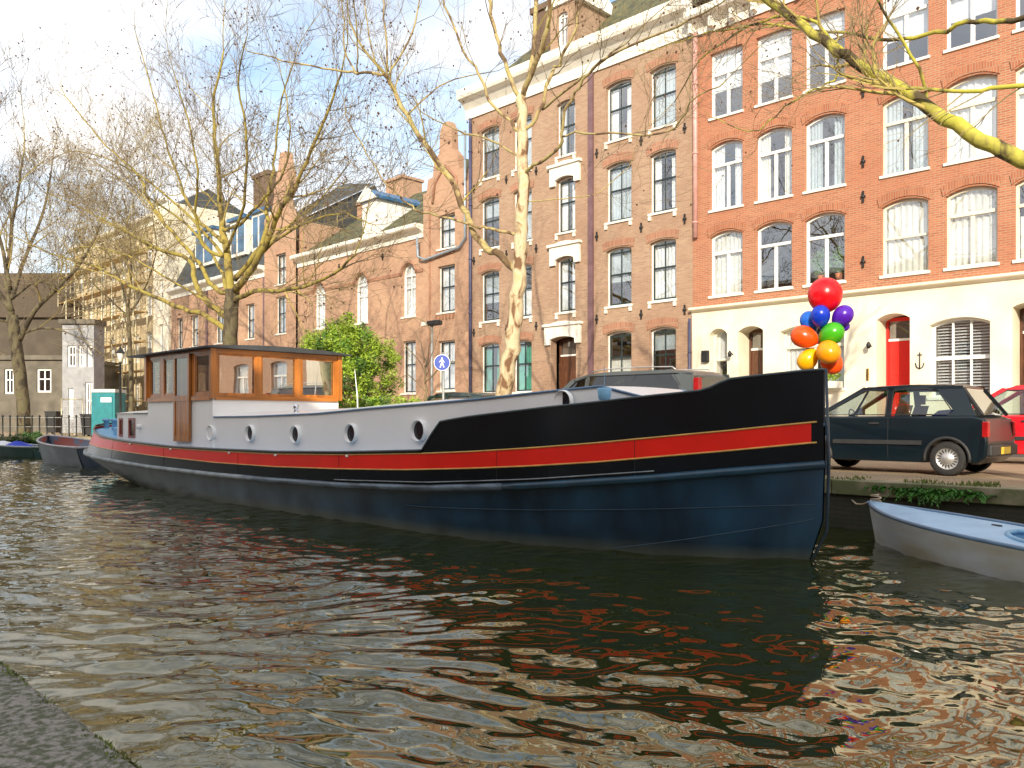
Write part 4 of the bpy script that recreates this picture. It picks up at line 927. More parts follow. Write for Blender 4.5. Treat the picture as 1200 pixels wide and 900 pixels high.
# ------------------------------------------------------------------ open boats
def sloop(name, loc, ang, Ln, bm_, frb, label, hm, rim, inner, deckm=None, fore=.0, well=None):
    """open boat, bow at local +x; hull lofted, gunwale rim, thwarts"""
    c = root(name, loc, label, 'boat')
    ca, sa = math.cos(ang), math.sin(ang)
    T = lambda x, y, z: (loc[0]+ca*x-sa*y, loc[1]+sa*x+ca*y, loc[2]+z)
    n = 28; outer = MB().use(hm, True); inn = MB().use(inner, True)
    X = np.linspace(0, Ln, n)
    hb = lambda x: bm_/2*(.82+.18*min(1, x/(Ln*.3)))*(1-max(0, (x/Ln-.45)/.55)**2.3)**.9 if x < Ln else 0
    sh = lambda x: frb*(1+.45*(x/Ln)**2.2)
    for s in (-1, 1):
        rows = []; ri = []
        for x in X:
            b = hb(x); h = sh(x); xo = .0; rk = max(0, (x/Ln-.8))*Ln*.0
            pts = []
            for q in np.linspace(0, 1, 7):
                z = -.18+(h+.18)*q; f = .62+.38*q**.7 if x/Ln < .75 else .62+.38*q
                xr = x-(1-q)*.35*(x/Ln)**4*Ln*.12
                pts.append(T(xr, s*b*f, z))
            rows.append(pts); ri.append([T(x, s*max(0, b-.07), h-.01), T(x, s*max(0, b-.1)*.8, .12), T(x, 0, .08)])
        outer.grid(rows)
        if not deckm: inn.grid(ri)
    outer.face([T(0, -hb(0), sh(0)), T(0, hb(0), sh(0)), T(0, hb(0)*.62, -.18), T(0, -hb(0)*.62, -.18)]); outer.build('hull', c)
    if not deckm: inn.build('inside', c)
    g = MB().use(rim)
    g.tube([T(x, -(hb(x)-.02), sh(x)+.01) for x in X]+[T(x, (hb(x)-.02), sh(x)+.01) for x in X[::-1]], .04 if not deckm else .025, 8)
    g.tube([T(0, -hb(0)+.02, sh(0)+.01), T(0, hb(0)-.02, sh(0)+.01)], .04 if not deckm else .02, 8); g.build('gunwale', c)
    if not deckm:
        for xx in (.12*Ln, .42*Ln, .68*Ln):
            g = MB().use(inner); b = hb(xx)-.08; g.prism([T(xx-.13, -b, frb*.62), T(xx+.13, -b, frb*.62), T(xx+.13, b, frb*.62), T(xx-.13, b, frb*.62)], (0, 0, .04)); g.build('thwart', c)
    else:
        w0, w1, wb = well; g = MB().use(deckm, False)
        # deck with an oval well: radial strips between the oval and the gunwale
        K = 48; cx_ = (w0+w1)/2; a_ = (w1-w0)/2; inn_, out_ = [], []
        for j in range(K):
            t_ = 2*math.pi*j/K; ix, iy = cx_+a_*math.cos(t_), wb*math.sin(t_)
            best = None
            for r_ in np.linspace(1, 12, 400):
                px_, py_ = cx_+a_*math.cos(t_)*r_, wb*math.sin(t_)*r_
                if px_ < 0 or px_ > Ln-.02 or abs(py_) > hb(px_)-.01: break
                best = (px_, py_)
            best = best or (ix, iy)
            inn_.append((ix, iy)); out_.append(best)
        rows = []
        for q in (0, .25, .5, .75, 1):
            rows.append([T(a[0]+(b[0]-a[0])*q, a[1]+(b[1]-a[1])*q, sh(a[0]+(b[0]-a[0])*q)+.05*(1-((a[1]+(b[1]-a[1])*q)/max(.05, hb(a[0]+(b[0]-a[0])*q)))**2)) for a, b in zip(inn_, out_)])
        g.grid(rows, True); g.build('deck', c)
        g = MB().use(inner, True); g.grid([rows[0], [T(a[0], a[1]*.95, .1) for a in inn_], [T(cx_+(a[0]-cx_)*.1, 0, .06) for a in inn_]], True); g.build('well', c)
        g = MB().use(lblue); g.tube([rows[0][j] for j in range(K)]+[rows[0][0]], .028, 6); g.build('coaming', c)
        g = MB().use(iron); q = T(w1+.3, -.12, sh(w1)+.06); g.tube([q, (q[0]+.12*ca, q[1]+.12*sa, q[2])], .018, 6); g.build('cleat', c)
    return c, T, sh
worn = mat('weathered boat side', (.66, .74, .80), .5, c2=(.52, .5, .4), scale=1.4, stretch=(.7, .7, 2), lo=.35, hi=.6)
sb, Tb, shb = sloop('rowing_boat', (-.75, 9.05, 0), math.atan2(.50, -.866), 4.2, 1.3, .33, 'pale blue decked rowing boat with weathered whitish side moored right of the black bow', worn, blue_b, mat('well paint', (.12, .3, .5), .5), mat('pale blue deck', (.36, .56, .76), .5, scale=3, c2=(.28, .46, .64)), 0, (.45, 1.9, .42))
rope = mat('hemp rope', (.42, .33, .22), .9, scale=30)
p = Tb(4.15, 0, shb(4.15)+.02)
g = MB().use(rope).tube([p, (p[0]-.1, p[1]+.1, p[2]-.02), (p[0]-.22, p[1]+.25, p[2]-.06), (p[0]-.38, p[1]+.45, p[2]-.08), (p[0]-.62, QY-.0, p[2]-.07)], .011, 6)
g.tube([(p[0]+.02*math.cos(a)*3+.08, p[1]-.05+.06*math.sin(a), p[2]+.02+.008*a) for a in np.linspace(0, 12, 30)], .012, 5)
tag(g.build('mooring_rope'), 'tan mooring rope running from the pale blue boat bow to the quay wall', 'rope')
navy = mat('navy boat paint', (.012, .025, .05), .35, c2=(.06, .08, .11), scale=1.5, lo=.4, hi=.7)
greyr = mat('grey rubber rim', (.42, .41, .43), .6, scale=5)
sloop('open_boat', (-28.9, 9.9, 0), R(178), 6.6, 2.0, .66, 'dark blue open sloop with thick grey rim moored behind the barge stern', navy, greyr, mat('boat inside', (.12, .14, .2), .6, c2=(.3, .08, .06), scale=1.1, lo=.45, hi=.5))
db, Td, shd = sloop('dinghy', (-38.6, 10.9, 0), R(200), 3.8, 1.5, .42, 'small dark green dinghy with white and blue tarpaulins near the left edge', mat('dark green boat paint', (.02, .06, .06), .4, scale=3), mat('pale rim', (.3, .34, .34), .5), mat('green inside', (.03, .06, .05), .6))
for nm, cc, lab, m_ in (('tarpaulin', (1.6, .1), 'crumpled blue tarpaulin lying in the small dark green dinghy', mat('blue tarpaulin', (.02, .05, .5), .5)), ('tarpaulin', (2.7, 0), 'crumpled white tarpaulin at the bow end of the dark green dinghy', mat('white tarpaulin', (.75, .78, .8), .5))):
    g = MB().use(m_, True); rows = []
    for i in range(11):
        rows.append([Td(cc[0]+(i/10-.5)*1.0, cc[1]+(j/8-.5)*1.1, .38+.26*math.cos((i/10-.5)*3)*math.cos((j/8-.5)*3)+.05*math.sin(i*2.3+j)*math.cos(j*1.9+i*.7)) for j in range(9)])
    g.grid(rows); tag(g.build(nm), lab, 'tarpaulin')
sloop('dinghy', (-43.0, 9.6, 0), R(200), 3.6, 1.4, .45, 'dark dinghy at the left edge of the picture, ahead of the one with tarpaulins', navy, navy, navy)

# ------------------------------------------------------------------ cars
rubber = mat('tyre rubber', (.018, .018, .018), .8, var=.3, scale=30); alloy = mat('silver wheel paint', (.5, .5, .5), .35, metal=.6, scale=4); blackpl = mat('black car plastic', (.02, .021, .023), .6, scale=12)
redlamp = mat('red tail lamp', (.3, .008, .01), .15, coat=.5); seatm = mat('dark seat cloth', (.03, .03, .035), .9)
def car(name, label, xr, yn, Ln, W, H, P, paint, gl, group='cars parked along the quay', wr=.28, flip=False, extras=None, roofrails=False, zb=ST):
    rt = root(name, (xr-Ln/2, yn+W/2, zb), label, 'car', group)
    A = lambda s, t, h: (xr-s, yn+t, zb+h)
    sgm = lambda cx, r, h0: [(cx+r*math.cos(a), h0+r*math.sin(a)) for a in np.linspace(0, math.pi, 11)]
    sr, sf = P['axles']; hb_ = .2; ar = wr+.055; h0 = wr
    belt = P['belt']; low = [(P.get('rear0', .05), .3)]+[(P.get('rear0', .05)+.12, hb_)]
    for cx in (sr, sf): low += [(cx-ar, hb_)]+sgm(cx, ar, h0)[::-1]+[(cx+ar, hb_)]
    low += [(Ln-.2, hb_+.03)]+P['front']+P['hood']+[(P['ws0'], belt)]+[(P['gl0'], belt)]+P['rear']
    low = [(a, max(b, hb_)) for a, b in low]
    # body: side rings with tumble + chamfer
    n = len(low); cxm = sum(p[0] for p in low)/n
    area = sum(low[i][0]*low[(i+1) % n][1]-low[(i+1) % n][0]*low[i][1] for i in range(n))
    def inset(pts, d):
        out = []
        for i in range(n):
            a = Vector(pts[i-1]); b = Vector(pts[i]); c = Vector(pts[(i+1) % n]); e1 = (b-a); e2 = (c-b)
            if e1.length < 1e-6: e1 = e2
            if e2.length < 1e-6: e2 = e1
            nn = Vector((-(e1.normalized()+e2.normalized()).y, (e1.normalized()+e2.normalized()).x))
            if nn.length < 1e-4: out.append(tuple(b)); continue
            nn.normalize(); out.append(tuple(b+nn*d*(1 if area > 0 else -1)))
        return out
    ins = inset(low, .035); ins2 = inset(low, .01)
    g = MB().use(paint)
    lay = [(ins, 0.0), (ins2, .012), (low, .04), (low, W-.04), (ins2, W-.012), (ins, W)]
    def bulge(h): return .035*((h-.55)/.5)**2 if h > .2 else .05
    rows = [[A(p[0], t+(bulge(p[1]) if k < 3 else -bulge(p[1])), p[1]) for p in pts] for k, (pts, t) in enumerate(lay)]
    g.smooth = False; g.grid(rows, True); g.face(rows[0]); g.face(rows[-1][::-1]); body = g.build('body', rt)
    for pl in body.data.polygons:
        if len(pl.vertices) == 4 and pl.area < .05: pl.use_smooth = True
    # greenhouse
    k_ = P.get('tumble', .16)/(H-belt); tl = lambda h: .05+k_*(h-belt)
    def side(poly, m, nm, th=.03, parent=None, off=0.):
        for sgn in (0, 1):
            q = [A(s, (tl(h)+off) if sgn == 0 else W-tl(h)-off, h) for s, h in poly]; MB().use(m).prism(q, (0, th if sgn == 0 else -th, 0)).build(nm, parent or rt)
    R0, R1 = P['roof']      # roof line: list of (s,h) rear to front
    roofl = P['roofline']
    g = MB().use(paint); rows = []
    for s, h in roofl: rows.append([A(s, tl(h)+(W-2*tl(h))*q, h-.012+.028*(1-(2*q-1)**2)) for q in np.linspace(0, 1, 9)])
    g.smooth = True; g.grid(rows); rows2 = [[A(s, tl(h)+(W-2*tl(h))*q, h-.05) for q in np.linspace(0, 1, 9)] for s, h in roofl]; g.grid(rows2)
    g.smooth = False
    for a in (0, -1): g.grid([rows[a], rows2[a]])
    g.grid([[r[0], q[0]] for r, q in zip(rows, rows2)]); g.grid([[r[-1], q[-1]] for r, q in zip(rows, rows2)]); g.build('roof', rt)
    for nm, poly in P['panels']: side(poly, paint, nm)
    for poly in P['glass']:
        for sgn in (0, 1):
            g = MB().use(gl); g.face([A(s, (tl(h)+.012) if sgn == 0 else W-tl(h)-.012, h) for s, h in poly]); g.build('side_window', rt)
            g = MB().use(blackpl); pp = [A(s, (tl(h)-.001) if sgn == 0 else W-tl(h)+.001, h) for s, h in poly]; g.tube(pp+[pp[0]], .009, 4, False); g.build('window_seal', rt)
    f, r = roofl[-1], roofl[0]
    for nm, (a, b) in (('windscreen', ((P['ws0']-.02, belt+.01), (f[0], f[1]-.03))), ('rear_window', (P['rg'][0], (r[0], r[1]-.03)))):
        g = MB().use(gl); q = [A(a[0], tl(a[1])+.03, a[1]), A(a[0], W-tl(a[1])-.03, a[1]), A(b[0], W-tl(b[1])-.03, b[1]), A(b[0], tl(b[1])+.03, b[1])]; g.face(q); g.build(nm, rt)
        for qa, qb in ((q[0], q[3]), (q[1], q[2])): MB().use(paint if nm == 'windscreen' else blackpl).bar(qa, qb, .05, .05).build(nm+'_pillar', rt)
    # interior
    g = MB().use(seatm)
    fl = belt-.1
    g.face([A(P['ws0'], .1, fl-.25), A(P['ws0'], W-.1, fl-.25), A(P['gl0']+.1, W-.1, fl-.25), A(P['gl0']+.1, .1, fl-.25)])
    fs = P['ws0']-1.25
    for t in (.16, W-.16-.46):
        g.prism([A(fs, t, fl-.3), A(fs+.12, t, fl-.3), A(fs-.08, t, fl+.28), A(fs-.16, t, fl+.28)], (0, .46, 0)); g.prism([A(fs-.14, t+.12, fl+.3), A(fs-.05, t+.12, fl+.3), A(fs-.09, t+.12, fl+.46), A(fs-.15, t+.12, fl+.46)], (0, .22, 0))
    if gl is glass_car: g.prism([A(fs-.85, .14, fl-.3), A(fs-.73, .14, fl-.3), A(fs-.95, .14, fl+.2), A(fs-1.03, .14, fl+.2)], (0, W-.28, 0))
    g.tube([A(P['ws0']-.5+.06*math.sin(a), .42+.17*math.cos(a), fl+.05+.17*math.sin(a)) for a in np.linspace(0, 6.28, 16)], .012, 5); g.box(*sorted((A(P['ws0']-.35, 0, 0)[0], A(P['ws0'], 0, 0)[0])), yn+.1, yn+W-.1, zb+fl-.2, zb+belt-.01)
    g.build('interior', rt)
    # wheels
    for cx in (sr, sf):
        for t, sg in ((.1, 1), (W-.1, -1)):
            c = A(cx, t, wr); d = -sg
            g = MB().use(rubber).lathe(c, [(wr*.62, -.075*sg), (wr*.9, -.085*sg), (wr*.985, -.06*sg), (wr, 0), (wr*.985, .06*sg), (wr*.9, .08*sg)], 32, 'y'); tw = g.build('wheel', rt)
            g = MB().use(alloy).lathe(c, [(wr*.64, -.076*sg), (wr*.6, -.05*sg), (wr*.3, -.055*sg), (wr*.26, -.075*sg), (0, -.08*sg)], 32, 'y')
            g.use(blackpl)
            for j in range(18):
                a = j*2*math.pi/18; g.bar((c[0]+wr*.36*math.cos(a), c[1]-.056*sg, c[2]+wr*.36*math.sin(a)), (c[0]+wr*.54*math.cos(a), c[1]-.053*sg, c[2]+wr*.54*math.sin(a)), .022, .012)
            g.build('rim', tw)
            g = MB().use(blackpl).tube([(c[0]+(ar+.0)*math.cos(a), yn+(0.004 if sg == 1 else W-.004)+bulge(.5)*sg, zb+h0+ar*math.sin(a)) for a in np.linspace(-.15, math.pi+.15, 20)], .028, 6); g.build('wheel_arch', rt)
    # seams, strip, handles, lamps, plates
    for t, sg in ((0.0, -1), (W, 1)):
        for s in P['seams']:
            h0_, h1_ = .26, belt-.02; g = MB().use(blackpl)
            g.bar(A(s, t-sg*bulge(h0_)+sg*.001, h0_), A(s, t-sg*bulge(.55)+sg*.001, .55), .008, .006); g.bar(A(s, t-sg*bulge(.55)+sg*.001, .55), A(s, t-sg*bulge(h1_)+sg*.001, h1_), .008, .006); g.build('door_seam', rt)
        g = MB().use(blackpl).bar(A(sr+ar+.04, t+sg*.012, .52), A(sf-ar-.04, t+sg*.012, .52), .03, .07, up=(0, 0, 1)); g.build('side_strip', rt)
        g = MB().use(P.get('handle', blackpl)).bar(A(P['seams'][0]+.14, t-sg*bulge(belt-.12)+sg*.02, belt-.12), A(P['seams'][0]+.3, t-sg*bulge(belt-.12)+sg*.02, belt-.12), .03, .03); g.build('door_handle', rt)
        g = MB().use(blackpl); m0 = A(P['ws0']-.15, t+sg*.06, belt+.08); g.box(m0[0]-.06, m0[0]+.04, m0[1]-.08, m0[1]+.08, m0[2]-.06, m0[2]+.07); g.build('wing_mirror', rt, bevel=.02)
        g = MB().use(redlamp); l0, l1, lw, ls = P['lamp']; li = P.get('lampin', 0); y0, y1 = sorted((yn+t-sg*li+sg*.004, yn+t-sg*(li+lw))); g.box(xr-ls, xr-P.get('lampx', .02)+.004, y0+(bulge(l0) if sg < 0 and not li else 0), y1-(bulge(l0) if sg > 0 and not li else 0), zb+l0, zb+l1); g.build('tail_lamp', rt, bevel=.012)
        g = MB().use(mat('headlamp glass', (.6, .65, .7), .1, coat=.5)); hz = P['front'][0][1]; g.lathe((A(Ln-.03, 0, 0)[0], yn+(.25 if sg < 0 else W-.25), zb+.62), [(0, -.02), (.09, -.01), (.09, .06)], 16, 'x'); g.build('headlamp', rt)
    g = MB().use(blackpl).box(xr-.16, xr+.03, yn+.05, yn+W-.05, zb+.32, zb+.5); g.build('rear_bumper', rt, bevel=.03)
    g = MB().use(blackpl).box(xr-Ln-.03, xr-Ln+.16, yn+.05, yn+W-.05, zb+.32, zb+.5); g.build('front_bumper', rt, bevel=.03)
    g = MB().use(mat('yellow number plate', (.75, .52, .04), .5)).box(xr+.032, xr+.04, yn+W/2-.25, yn+W/2+.25, zb+.35, zb+.46); g.build('number_plate', rt)
    return rt, A, tl
navyp = mat('dark navy car paint', (.001, .007, .012), .3, var=.12, coat=.2, scale=2)
panda = dict(axles=(.6, 2.78), belt=.95, ws0=2.72, gl0=.22, front=[(3.62, .35), (3.64, .55)], hood=[(3.6, .78), (3.4, .86)], rear=[(.06, .90), (.02, .55)],
    roof=(0, 0), roofline=[(.42, 1.415), (.55, 1.45), (1.2, 1.47), (1.75, 1.455), (1.92, 1.43)], rg=((.12, .96), (0, 0)), tumble=.15,
    panels=[('rear_pillar', [(.2, .95), (.62, .95), (.52, 1.03), (.78, 1.36), (.95, 1.42), (.42, 1.42)]), ('centre_pillar', [(1.47, .95), (1.56, .95), (1.56, 1.42), (1.47, 1.42)]), ('front_pillar', [(2.68, .95), (2.78, .95), (1.97, 1.44), (1.87, 1.42)]), ('roof_rail', [(.42, 1.38), (1.95, 1.38), (1.9, 1.44), (.42, 1.43)]), ('quarter_bar', [(2.06, .95), (2.1, .95), (1.98, 1.2), (1.9, 1.38), (1.87, 1.38)])],
    glass=[[(.6, .97), (1.47, .97), (1.47, 1.38), (.92, 1.38), (.76, 1.33), (.55, 1.04)], [(1.56, .97), (2.62, .97), (1.94, 1.38), (1.56, 1.38)]], seams=[1.5, 2.6], lamp=(.62, .86, .12, .1))
pc, PA, ptl = car('parked_car', 'small dark navy three door hatchback parked right of the black bow', -3.72, 14.05, 3.66, 1.55, 1.46, panda, navyp, glass_car, wr=.275)
g = MB().use(mat('blue holdall cloth', (.02, .06, .4), .6)); c = PA(.75, .75, .93); g.lathe((c[0], c[1], c[2]-.15), [(0, 0), (.3, .02), (.33, .15), (.2, .26), (0, .28)], 14); tag(g.build('holdall'), 'blue bag on the back seat of the small dark navy hatchback', 'bag')
vanp = mat('silver grey car paint', (.06, .07, .072), .28, var=.06, coat=.5, scale=2)
van = dict(axles=(.95, 3.85), belt=1.02, ws0=4.25, gl0=.12, front=[(4.82, .4), (4.85, .7)], hood=[(4.75, .95), (4.5, 1.02)], rear=[(.03, .9), (.0, .5)],
    roof=(0, 0), roofline=[(.22, 1.78), (.35, 1.87), (.9, 1.92), (2.2, 1.93), (2.9, 1.88), (3.3, 1.78)], rg=((.1, 1.1), (0, 0)), tumble=.2,
    panels=[('rear_pillar', [(.08, 1.02), (.5, 1.02), (.42, 1.2), (.5, 1.6), (.7, 1.8), (.2, 1.84)]), ('centre_pillar', [(2.85, 1.02), (2.95, 1.02), (2.95, 1.8), (2.85, 1.85)]), ('front_pillar', [(4.15, 1.02), (4.35, 1.02), (3.34, 1.8), (3.22, 1.76)]), ('roof_rail', [(.2, 1.78), (.66, 1.84), (2.9, 1.85), (3.3, 1.73), (3.3, 1.79), (2.9, 1.89), (2.2, 1.925), (.9, 1.91), (.3, 1.85)]), ('side_panel', [(.45, 1.02), (2.9, 1.02), (2.9, 1.2), (.44, 1.16)])],
    glass=[[(.44, 1.16), (2.85, 1.2), (2.85, 1.84), (.66, 1.83), (.46, 1.58)], [(2.95, 1.04), (4.1, 1.04), (3.26, 1.72), (2.95, 1.78)]], seams=[2.87, 4.0], lamp=(1.18, 1.72, .14, .13), lampin=.13)
vn, VA, vtl = car('parked_van', 'silver grey people carrier with dark tinted windows and roof rails parked behind the white cabin', -8.85, 14.0, 4.85, 1.85, 1.93, van, vanp, glass_van, wr=.32)
vn['category'] = 'van'
for t in (.24, 1.61):
    g = MB().use(alloy); g.tube([VA(.6, t, 1.9), VA(.7, t, 1.965), VA(1.5, t, 1.99), VA(2.5, t, 1.98), VA(2.8, t, 1.93)], .014, 6); g.build('roof_bar', vn)
dark = dict(panda); dark = dict(axles=(.75, 3.3), belt=.98, ws0=3.1, gl0=.3, front=[(4.2, .35), (4.22, .6)], hood=[(4.1, .85), (3.6, .95)], rear=[(.05, .92), (0, .5)],
    roof=(0, 0), roofline=[(.35, 1.5), (.6, 1.56), (1.4, 1.6), (2.1, 1.57), (2.3, 1.52)], rg=((.12, 1.0), (0, 0)), tumble=.18,
    panels=[('rear_pillar', [(.1, .98), (.4, .98), (.75, 1.5), (.35, 1.52)]), ('centre_pillar', [(1.6, .98), (1.7, .98), (1.7, 1.55), (1.6, 1.55)]), ('front_pillar', [(3.05, .98), (3.16, .98), (2.34, 1.53), (2.22, 1.5)]), ('roof_rail', [(.35, 1.48), (2.3, 1.48), (2.1, 1.57), (1.4, 1.6), (.6, 1.55)])],
    glass=[[(.42, 1.0), (1.6, 1.0), (1.6, 1.48), (.76, 1.48)], [(1.7, 1.0), (3.0, 1.0), (2.25, 1.48), (1.7, 1.48)]], seams=[1.65, 2.9], lamp=(.75, 1.35, .15, .12))
car('parked_car', 'dark green estate car with red tail lamps, left of the speckled trunk', -14.85, 14.0, 4.22, 1.7, 1.6, dark, mat('dark green car paint', (.015, .035, .03), .25, coat=.6), glass_car, wr=.31)
car('parked_car', 'bright red hatchback half hidden behind the navy hatchback at the right edge', -3.3+.9, 18.6, 4.0, 1.68, 1.58, dict(dark, axles=(.7, 3.15), front=[(3.98, .35), (4, .6)], hood=[(3.9, .85), (3.5, .95)]), mat('bright red car paint', (.6, .01, .02), .25, coat=.6), glass_car, wr=.3, group='cars parked along the quay')

# ------------------------------------------------------------------ balloons, tied to a small mooring post on the quay
cols = dict(red=(.75, .004, .01), blue=(.005, .04, .5), sky=(.01, .13, .6), purple=(.09, .01, .42), green=(.06, .4, .01), orange=(.85, .09, .005), yellow=(.9, .45, .004), gold=(.9, .33, .004))
def balm(n):
    k = 'balloon '+n
    if k in MATS: return MATS[k]
    c = cols[n]; m, N, L, P = newmat(k); P.inputs['Base Color'].default_value = (*c, 1); P.inputs['Roughness'].default_value = .27
    t = N.new('ShaderNodeTexCoord'); nn = N.new('ShaderNodeTexNoise'); nn.inputs['Scale'].default_value = 3; L.new(t.outputs['Object'], nn.inputs['Vector'])
    r = N.new('ShaderNodeValToRGB'); r.color_ramp.elements[0].color = (*[v*.88 for v in c], 1); r.color_ramp.elements[1].color = (*c, 1); L.new(nn.outputs['Fac'], r.inputs[0]); L.new(r.outputs[0], P.inputs['Base Color'])
    P.inputs['Subsurface Weight'].default_value = .6; P.inputs['Subsurface Radius'].default_value = (.1, .1, .1); P.inputs['Subsurface Scale'].default_value = .5
    MATS[k] = m; return m
bl = [('red', 967, 346, 20, 'largest balloon, round and red, at the top of the bunch'), ('blue', 961.5, 371, 11.5, 'deep blue balloon just below the big red one'), ('sky', 949, 377, 11.5, 'brighter blue balloon left of the deep blue one'),
    ('purple', 987, 371, 12, 'violet balloon at the right of the bunch'), ('purple', 989, 383, 6, 'small violet balloon peeping out under the larger violet one'), ('green', 974, 392, 13.5, 'green balloon in the middle of the bunch'),
    ('orange', 943, 395, 14, 'orange pear shaped balloon at the left of the bunch'), ('gold', 970.5, 412, 14, 'golden yellow balloon below the green one'), ('yellow', 947, 421, 12, 'yellow balloon at the lower left of the bunch'), ('orange', 974, 424, 13, 'orange balloon at the bottom right of the bunch, behind the golden one')]
tie = Vector(onY(962, 402, 13.0))
for i, (c, px, py, r, lab) in enumerate(bl):
    yy = 13.0+{1: -.12, 2: .06, 3: .08, 4: .22, 5: -.02, 6: -.08, 7: -.2, 8: -.05, 9: .1, 0: .05}[i]
    p = Vector(onY(px, py, yy)); rad = r*13.3/970
    ax = (p-tie)
    if i == 0: ax = Vector((0, 0, 1))
    if i == 4: ax = Vector((.3, .3, .3))
    ax.normalize(); q = ax.to_track_quat('Z', 'Y')
    prof = []; st = .2 if i else .05
    for k in range(19):
        a = math.pi*k/18; z = -math.cos(a); rr = math.sin(a)*(1-(st*(1-z)/2)*(1-z)*.6)
        prof.append((rr*rad, z*rad*(1.18 if i else 1.05)))
    g = MB().use(balm(c)); rows = []
    for rr, z in prof: rows.append([tuple(p+q @ Vector((rr*math.cos(t), rr*math.sin(t), z))) for t in np.linspace(0, 2*math.pi, 25)[:-1]])
    g.smooth = True; g.grid(rows, True)
    b = p+q @ Vector((0, 0, -rad*(1.18 if i else 1.05)))
    g.lathe(tuple(b), [(.0, .01), (.012, -.0), (.02, -.02), (0, -.021)], 8)
    o = g.build('balloon'); tag(o, lab, 'balloon', 'balloons in the bunch above the bow')
pp = Vector(onY(964, 500, 13.0)); pp.z = ST
rt = root('mooring_post', tuple(pp), 'low iron mooring post on the quay just behind the barge bow, holding the balloon string', 'post')
MB().use(iron).lathe(tuple(pp), [(.1, 0), (.09, .1), (.07, .15), (.07, .5), (.11, .55), (.1, .62), (0, .66)], 14).build('post', rt)
g = MB().use(white_frame).tube([(pp.x, pp.y, ST+.55), (pp.x+.01, pp.y, 1.9), tuple(tie)], .004, 4); tag(g.build('balloon_string'), 'thin white string holding the balloon bunch behind the bow', 'string')

# ------------------------------------------------------------------ street furniture
p = onY(518, 425, 12.9)
rt = root('pedestrian_sign', (p[0], p[1], ST), 'round blue pedestrian sign with white walking figure on a grey pole right of the bush', 'sign')
pole = mat('grey sign pole', (.3, .32, .32), .5, metal=.3); MB().use(pole).tube([(p[0], p[1]+.04, ST), (p[0], p[1]+.04, p[2]+.25)], .03, 8).build('pole', rt)
nrm = Vector((SS, -CC, 0)); e = Vector((CC, SS, 0)); up = Vector((0, 0, 1)); pv = Vector(p)
bluesign = mat('blue sign enamel', (.008, .05, .38), .35, var=.04); wsign = mat('white sign enamel', (.82, .82, .84), .4, var=.02)
def disc(m, r0, r1, off, th): 
    g = MB().use(m); c = pv+nrm*off; K = 32
    o = [c+e*(r1*math.cos(2*math.pi*j/K))+up*(r1*math.sin(2*math.pi*j/K)) for j in range(K)]
    if r0 == 0: g.prism(o, nrm*th)
    else:
        i_ = [c+e*(r0*math.cos(2*math.pi*j/K))+up*(r0*math.sin(2*math.pi*j/K)) for j in range(K)]; t = nrm*th
        g.grid([i_, [a+t for a in i_], [a+t for a in o], o], True)
    return g
RS = 8.7*22/970
disc(bluesign, 0, RS, 0, .012).build('plate', rt); disc(wsign, RS*.93, RS, .0125, .003).build('border', rt)
g = MB().use(wsign)
def fig(pts, th=.003): g.prism([pv+nrm*.0135+e*a*RS*.8+up*b*RS*.8 for a, b in pts], nrm*th)
fig([(.1*math.cos(a), .68+.12*math.sin(a)) for a in np.linspace(0, 6.28, 12)[:-1]])
fig([(-.14, .5), (.12, .5), (.14, -.05), (-.1, -.08)]); fig([(.0, 0.), (.16, -.02), (.38, -.72), (.22, -.75)]); fig([(-.12, 0), (.05, -.02), (-.2, -.75), (-.36, -.72)]); fig([(.1, .48), (.16, .4), (.42, .05), (.34, .0), (.08, .3)]); fig([(-.13, .48), (-.1, .3), (-.4, .02), (-.46, .08)])
g.build('walking_figure', rt)
def lamp_post(px, Y, top, label, head=.22, r=.055):
    p = onY(px, 400, Y); zt = onY(px, top, Y)[2]; rt = root('street_lamp', (p[0], Y, ST), label, 'lamp post', 'lamp posts on the quay')
    g = MB().use(iron); g.lathe((p[0], Y, ST), [(.15, 0), (.14, .5), (.08, .7), (r, .9), (r*.8, zt-ST-.75), (.09, zt-ST-.7), (.05, zt-ST-.66)], 12); g.bar((p[0]-.28, Y, zt-.95), (p[0]+.28, Y, zt-.95), .03, .03); g.build('post', rt)
    g = MB().use(mat('frosted lantern glass', (.6, .6, .52), .3)); g.lathe((p[0], Y, zt-.64), [(.07, 0), (head*.75, .38), (0, .38)], 6); g.build('lantern', rt)
    g = MB().use(iron); g.lathe((p[0], Y, zt-.26), [(head*.95, 0), (head*.8, .05), (.06, .2), (.03, .3), (0, .32)], 6); g.build('lantern_cap', rt)
lamp_post(141, 14.0, 407, 'black lantern street lamp beside the teal portable toilet')
lp = onY(506, 400, 19.5); rt = root('street_lamp', (lp[0], 19.5, ST), 'tall grey lamp post with a small dark flat head behind the bare climber', 'lamp post', 'lamp posts on the quay')
zt = onY(506, 378, 19.5)[2]
MB().use(pole).tube([(lp[0], 19.5, ST), (lp[0], 19.5, zt)], [.06, .045], 8).build('post', rt)
MB().use(iron).box(lp[0]-.15, lp[0]+.45, 19.35, 19.65, zt-.12, zt+.06).build('lamp_head', rt, bevel=.04); MB().use(white_trim).box(lp[0]-.5, lp[0]-.16, 19.38, 19.62, zt-.1, zt+.04).build('camera_box', rt, bevel=.02)
